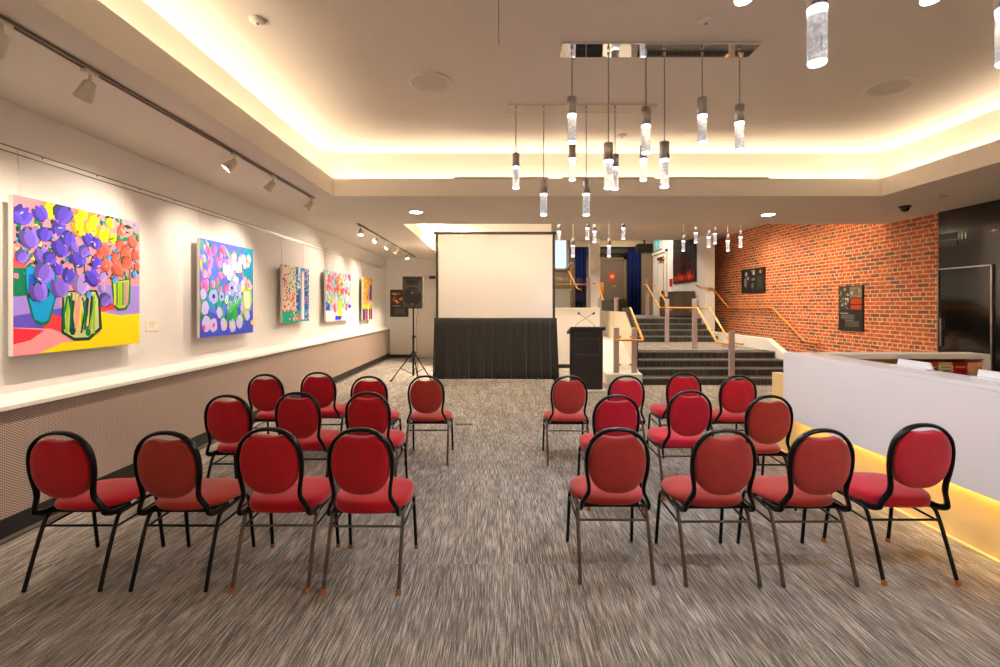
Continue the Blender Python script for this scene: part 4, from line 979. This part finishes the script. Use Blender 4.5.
t = thing('door_3', 'cream door in the back wall beside the screen', 'door', (-2.30, 14.9, 0)); t['kind'] = 'structure'
MB().box((-.29, -.02, 0), (.40, 0, 2.26)).build('door_leaf', M['cream'], t, .003)
MB().box((-.34, -.045, 0), (-.29, 0, 2.33)).box((-.34, -.045, 2.26), (.45, 0, 2.33)).build('door_frame', M['wall'], t)
t = thing('emergency_light', 'small boxed emergency light above the cream back door', 'emergency light', (-2.20, 14.9, 2.47))
MB().box((-.24, -.08, 0), (.24, 0, .13)).build('housing', M['detector'], t, .005); MB().box((-.03, -.085, .02), (.17, -.08, .11)).build('lamp_window', mat('dark_red_lens', (.25, .08, .06), .3), t)

# posters on the brick wall
def brickposter(y0, y1, z0, z1, label, kind):
    t = thing('brick_wall_poster', label, 'poster', (XR, (y0+y1)/2, z0)); h = (y1-y0)/2; H = z1-z0
    MB().box((-.03, -h, 0), (0, h, H)).build('board', M['posterblack'], t)
    m_ = MB(); R = random.Random(kind)
    def bx(u0, v0, u1, v1, c_, k=0):
        m_.c = c_; m_.box((-.0312-.0002*k, h-2*h*u0, v0*H), (-.030, h-2*h*u1, v1*H))   # u: 0 at the photo-left edge
    if kind == 1:
        def el(u, v, a, b, c_, k):
            pts = [(h-2*h*(u+a*math.cos(2*PI*i/14)), (v+b*math.sin(2*PI*i/14))*H) for i in range(14)]; m_.c = c_; m_.prism(pts, 'x', -.0305-.0004*k, -.030)
        el(.22, .42, .10, .26, (.30, .30, .30), 1); el(.18, .45, .05, .2, (.55, .55, .55), 2); el(.22, .78, .055, .09, (.68, .68, .68), 3); el(.52, .42, .11, .22, (.22, .22, .22), 1); el(.53, .55, .08, .06, (.5, .5, .5), 2)
        el(.55, .80, .05, .08, (.75, .75, .75), 3); el(.50, .3, .05, .12, (.45, .45, .45), 3); el(.30, .6, .04, .06, (.7, .7, .7), 4); el(.83, .83, .045, .07, (.80, .50, .12), 2)
        bx(.45, .86, .62, .93, (.55, .55, .55), 1)
        for k in range(9): bx(.70, .60-.055*k, .92-.03*(k % 3), .585-.055*k, (.42, .42, .40))
    else:
        bx(.04, .46, .46, .97, (.28, .26, .24)); bx(.48, .74, .97, .98, (.50, .46, .40)); bx(.52, .48, .97, .72, (.72, .28, .10)); bx(.52, .58, .97, .60, (.15, .1, .08), 1)
        for i in range(40):
            g_ = R.uniform(.12, .9); a, b = R.uniform(.05, .40), R.uniform(.47, .9); bx(a, b, a+R.uniform(.02, .10), b+R.uniform(.01, .07), (g_, g_*.95, g_*.85), 1+i*.02)
        for i in range(26):
            g_ = R.uniform(.2, .95); a, b = R.uniform(.49, .88), R.uniform(.75, .93); bx(a, b, a+R.uniform(.02, .09), b+R.uniform(.01, .04), (g_, g_*.92, g_*.8), 1+i*.02)
        bx(.08, .385, .42, .40, (.80, .78, .75)); bx(.28, .235, .62, .245, (.75, .65, .35))
        for k in range(5): bx(.10, .35-.02*k, .68-.03*(k % 2), .36-.02*k, (.50, .49, .48))
        for k in range(6): bx(.28, .21-.022*k, .86, .222-.022*k, (.42, .42, .36))
    m_.build('printed_picture', M['paint'], t)
brickposter(12.54, 13.74, 2.0, 2.69, 'square dark photo poster higher on the brick wall', 1)
brickposter(9.154, 9.80, 1.136, 2.043, 'tall dark poster with orange photo lower on the brick wall', 2)

# black wall: door, signs
t = thing('door_4', 'black glass door with thin chrome outline in the black wall', 'door', (XR-.03, 7.14, 0)); t['kind'] = 'structure'
MB().box((-.012, -.40, .02), (0, .40, 2.22)).build('door_leaf', M['blackglass'], t)
MB().box((-.03, -.42, 0), (0, -.40, 2.24)).box((-.03, .40, 0), (0, .42, 2.24)).box((-.03, -.42, 2.22), (0, .42, 2.24)).build('door_frame', M['satin'], t)
MB().box((-.04, .34, 1.0), (-.012, .37, 1.45)).build('door_handle', M['satin'], t)
tag(MB().box((XR-.04, 7.25, 2.69), (XR-.03, 7.55, 2.79)).box((XR-.04, 7.25, 2.58), (XR-.03, 7.55, 2.66)).build('sign_strip', M['darksign']), 'two dark flat strips on the black wall next to the bricks', 'sign')
t = thing('restroom_pictogram', 'small white restroom figures on the black wall', 'sign', (XR-.03, 7.18, 2.67))
m_ = MB()
for k in range(3):
    y_ = .055-.055*k; m_.lathe([(.010, -.002), (.008, -.005)], c=(0, y_, .085), axis='x', n=10).prism([(y_-.013, .068), (y_+.013, .068), (y_+.009, .03), (y_+.006, 0), (y_-.006, 0), (y_-.009, .03)], 'x', -.004, 0)
m_.build('figures', M['detector'], t)
t = thing('arrow_sign', 'small white arrow on the black wall at the right photo edge', 'sign', (XR-.03, 6.71, 2.70))
MB().prism([(.05, .025), (0, .06), (0, .035), (-.05, .035), (-.05, .015), (0, .015), (0, -.01)], 'x', -.004, 0).build('arrow', M['detector'], t)

# ------------------------------------------------------------------ counter on the right
t = thing('ticket_counter', 'long white counter with glowing yellow base on the right', 'counter', (3.2, 3.0, 0))
oy = -3.0; ox = -3.2
MB().box((3.05+ox, -2.9+oy, .45), (3.12+ox, 5.06+oy, 1.119)).box((3.12+ox, 4.99+oy, .87), (3.30+ox, 5.06+oy, 1.119)).build('front_panel', M['white'], t, .003)
MB().box((3.05+ox, -2.9+oy, 1.12), (3.35+ox, 5.06+oy, 1.150)).build('counter_top', M['white'], t, .002)
MB().box((3.20+ox, -2.9+oy, 0), (3.30+ox, 5.53+oy, .868)).build('plinth', M['yellowwall'], t, .003)
MB().box((3.17+ox, -2.9+oy, 0), (3.20+ox, 5.53+oy, .018)).build('kick_strip', M['yellowwall'], t)
MB().box((3.13+ox, -2.9+oy, .50), (3.15+ox, 5.05+oy, .515)).build('led_strip', M['ledy'], t)
MB().box((3.30+ox, 4.9+oy, .84), (3.32+ox, 5.5+oy, .85)).v
MB().box((3.125+ox, 5.065+oy, .30), (3.15+ox, 5.09+oy, .80)).v
MB().box((3.30+ox, -2.9+oy, .80), (3.95+ox, 4.8+oy, .84)).build('work_surface', M['cream'], t)
t = thing('display_shelf', 'white return shelf unit joined to the far end of the counter', 'shelf', (4.15, 4.94, 0))
ox = -4.15; oy = -4.94; y0, y1 = 4.83, 5.06
MB().box((3.31+ox, y0+oy, 1.10), (5.04+ox, y1+oy, 1.150)).box((4.98+ox, y0+oy, 0), (5.04+ox, y1+oy, 1.10)).box((3.31+ox, y0+oy, .0), (3.37+ox, y1+oy, 1.1)).box((3.31+ox, y0+oy, .72), (5.04+ox, y1+oy, .76)).box((3.31+ox, y1-.02+oy, 0), (5.04+ox, y1+oy, 1.1)).build('carcass', M['cream'], t, .002)
MB().box((3.37+ox, y1-.03+oy, .76), (4.98+ox, y1-.02+oy, 1.1)).build('back_panel', mat('ochre_panel', (.80, .58, .22), .6), t)
# brochures stacked upright in the shelf
R = random.Random(21)
for i, (x0, cc, l) in enumerate(((4.39, (.72, .30, .12), 'orange brown brochure bundle, leftmost on the return shelf'), (4.54, (.86, .74, .55), 'cream brochure bundle between the orange and the red one'), (4.69, (.72, .10, .10), 'bright red brochure bundle on the return shelf'), (4.84, (.84, .70, .52), 'cream brochure bundle at the right end of the return shelf'))):
    t = thing('brochure_stack', l, 'brochures', (x0+.07, 4.95, .76), 0, 'brochures on the return shelf')
    m_ = MB()
    for k in range(9):
        m_.c = tuple(min(1, max(0, v*R.uniform(.75, 1.2))) for v in cc); m_.box((-.072+R.uniform(-.004, .004), -.09, .034*k), (.072+R.uniform(-.004, .004), .06, .034*k+.030))
    m_.build('brochures', M['paint'], t)
    m_ = MB()
    for k in range(7): m_.c = R.choice([(.75, .12, .12), (.9, .8, .55), (.35, .12, .1), (.95, .6, .3)]); m_.box((-.05+.01*(k % 3), -.094, .02+.038*k), (.05, -.09, .03+.038*k))
    m_.build('cover_print', M['paint'], t)
# white curved stands on the counter back edge
for (yc, l) in ((3.76, 'low white holder on the counter edge, nearer the brick wall'), (3.10, 'low white holder on the counter edge at the right photo edge')):
    t = thing('counter_stand', l, 'stand', (3.27, yc, 1.150), 0, 'low white counter holders')
    m_ = MB(); L1 = []; n_ = 7
    vs = []
    for k in range(n_):
        a_ = k/(n_-1); xx = .045-.045*(1-a_)**1.6*0+.018*math.sin(a_*PI*.5); zz = .004+.052*a_
        y0_, y1_ = -.165+.050*a_, .165+.004*a_
        vs += [(xx-.006, y0_, zz), (xx-.006, y1_, zz), (xx+.006, y1_, zz), (xx+.006, y0_, zz)]
    m_.add(vs, [(i*4+k, i*4+(k+1) % 4, (i+1)*4+(k+1) % 4, (i+1)*4+k) for i in range(n_-1) for k in range(4)]+[(3, 2, 1, 0), tuple(4*(n_-1)+k for k in range(4))])
    m_.build('curved_panel', M['white'], t)
    MB().box((-.01, -.165, 0), (.055, .165, .012)).build('base_strip', M['white'], t, .002)

# fallen strip on the carpet near the aisle chair
tag(MB().box((-.62, 6.50, 0), (-.38, 6.56, .004)).build('floor_cover_plate', M['darksign'], bevel=.001), 'thin dark flat plate on the carpet before the screen', 'floor plate')

# ------------------------------------------------------------------ lamp beams, and unseen fill lamps added for brightness
def pl(loc, e, col=(1, .82, .62), r=.08, spot=None, tgt=None):
    L = bpy.data.lights.new('lamp', 'SPOT' if spot else 'POINT'); L.energy = e; L.color = col; L.shadow_soft_size = r
    if spot: L.spot_size = math.radians(spot); L.spot_blend = .7
    o = bpy.data.objects.new('lamp_beam', L); COL.objects.link(o); o.location = loc; return o
for g in [o for o in list(bpy.data.objects) if o.name.startswith('recessed_downlight')]:
    o = pl((0, 0, -.03), 105, spot=150); o.parent = g
for (x, y, l) in ((-.9, 9.2, 'added unseen fill lamp in the raised ceiling in front of the screen on the left'), (.7, 9.2, 'added unseen fill lamp in the raised ceiling in front of the screen on the right'), (5.6, 10.2, 'added unseen fill lamp in the raised ceiling washing the brick wall'), (5.9, 12.1, 'added unseen fill lamp in the raised ceiling over the upper stairs by the bricks'), (-1.1, 12.0, 'added unseen fill lamp in the raised ceiling behind the screen on the left')):  # invented lamps, hidden by the soffit, to brighten screen, bricks and back wall
    t = downlight(x, y, l, TZ); o = pl((0, 0, -.03), {-.9: 62, .7: 62, -1.1: 1000}.get(x, 150), spot=160); o.parent = t
for (x, y, z, e) in ((2.2, 17.2, 4.9, 260), (4.9, 17.4, 4.9, 260), (3.6, 12.1, 3.6, 170), (.5, 14.2, 3.6, 70)):  # unseen lamps added to lift the hall and stairwell
    t = thing('hall_fill_lamp', {2.2: 'added hall fill lamp out of view on the left', 4.9: 'added hall fill lamp out of view on the right', 3.6: 'added unseen fill lamp over the upper stairs', .5: 'added unseen fill lamp above the space behind the screen wall'}[x], 'ceiling light', (x, y, {2.2: 5.3, 4.9: 5.3, 3.6: TZ, .5: TZ}[x]))
    MB().lathe([(.12, 0), (.11, -.03), (.02, -.04)], n=20).build('diffuser', M['lampdisc'], t)
    o = pl((0, 0, -.12), e, (1, .85, .68), .12, 150); o.parent = t
# pendants also light the room
for nm in [o for o in list(bpy.data.objects) if o.name.startswith('pendant_chandelier')]:
    for dx in (-.45, .45):
        o = pl((dx, 0, -1.35), 34 if nm.location.y < 9 else 10, (.88, .93, 1), .06, 170); o.parent = nm

# ------------------------------------------------------------------ camera, world, view
cam = bpy.data.cameras.new('camera'); co = bpy.data.objects.new('camera', cam); COL.objects.link(co)
cam.sensor_width = 36; cam.lens = F*36/1000; cam.shift_y = -(333.5-HZ)/1000
co.location = (0, 0, CAMZ); co.rotation_euler = (PI/2, 0, 0); cam.clip_start = .05
S.camera = co
w = bpy.data.worlds.new('world'); S.world = w; w.use_nodes = True
w.node_tree.nodes['Background'].inputs[0].default_value = (1, .9, .8, 1); w.node_tree.nodes['Background'].inputs[1].default_value = .05
S.view_settings.view_transform = 'Standard'; S.view_settings.look = 'None'; S.view_settings.exposure = .5; S.view_settings.gamma = 1
S.view_settings.use_curve_mapping = False
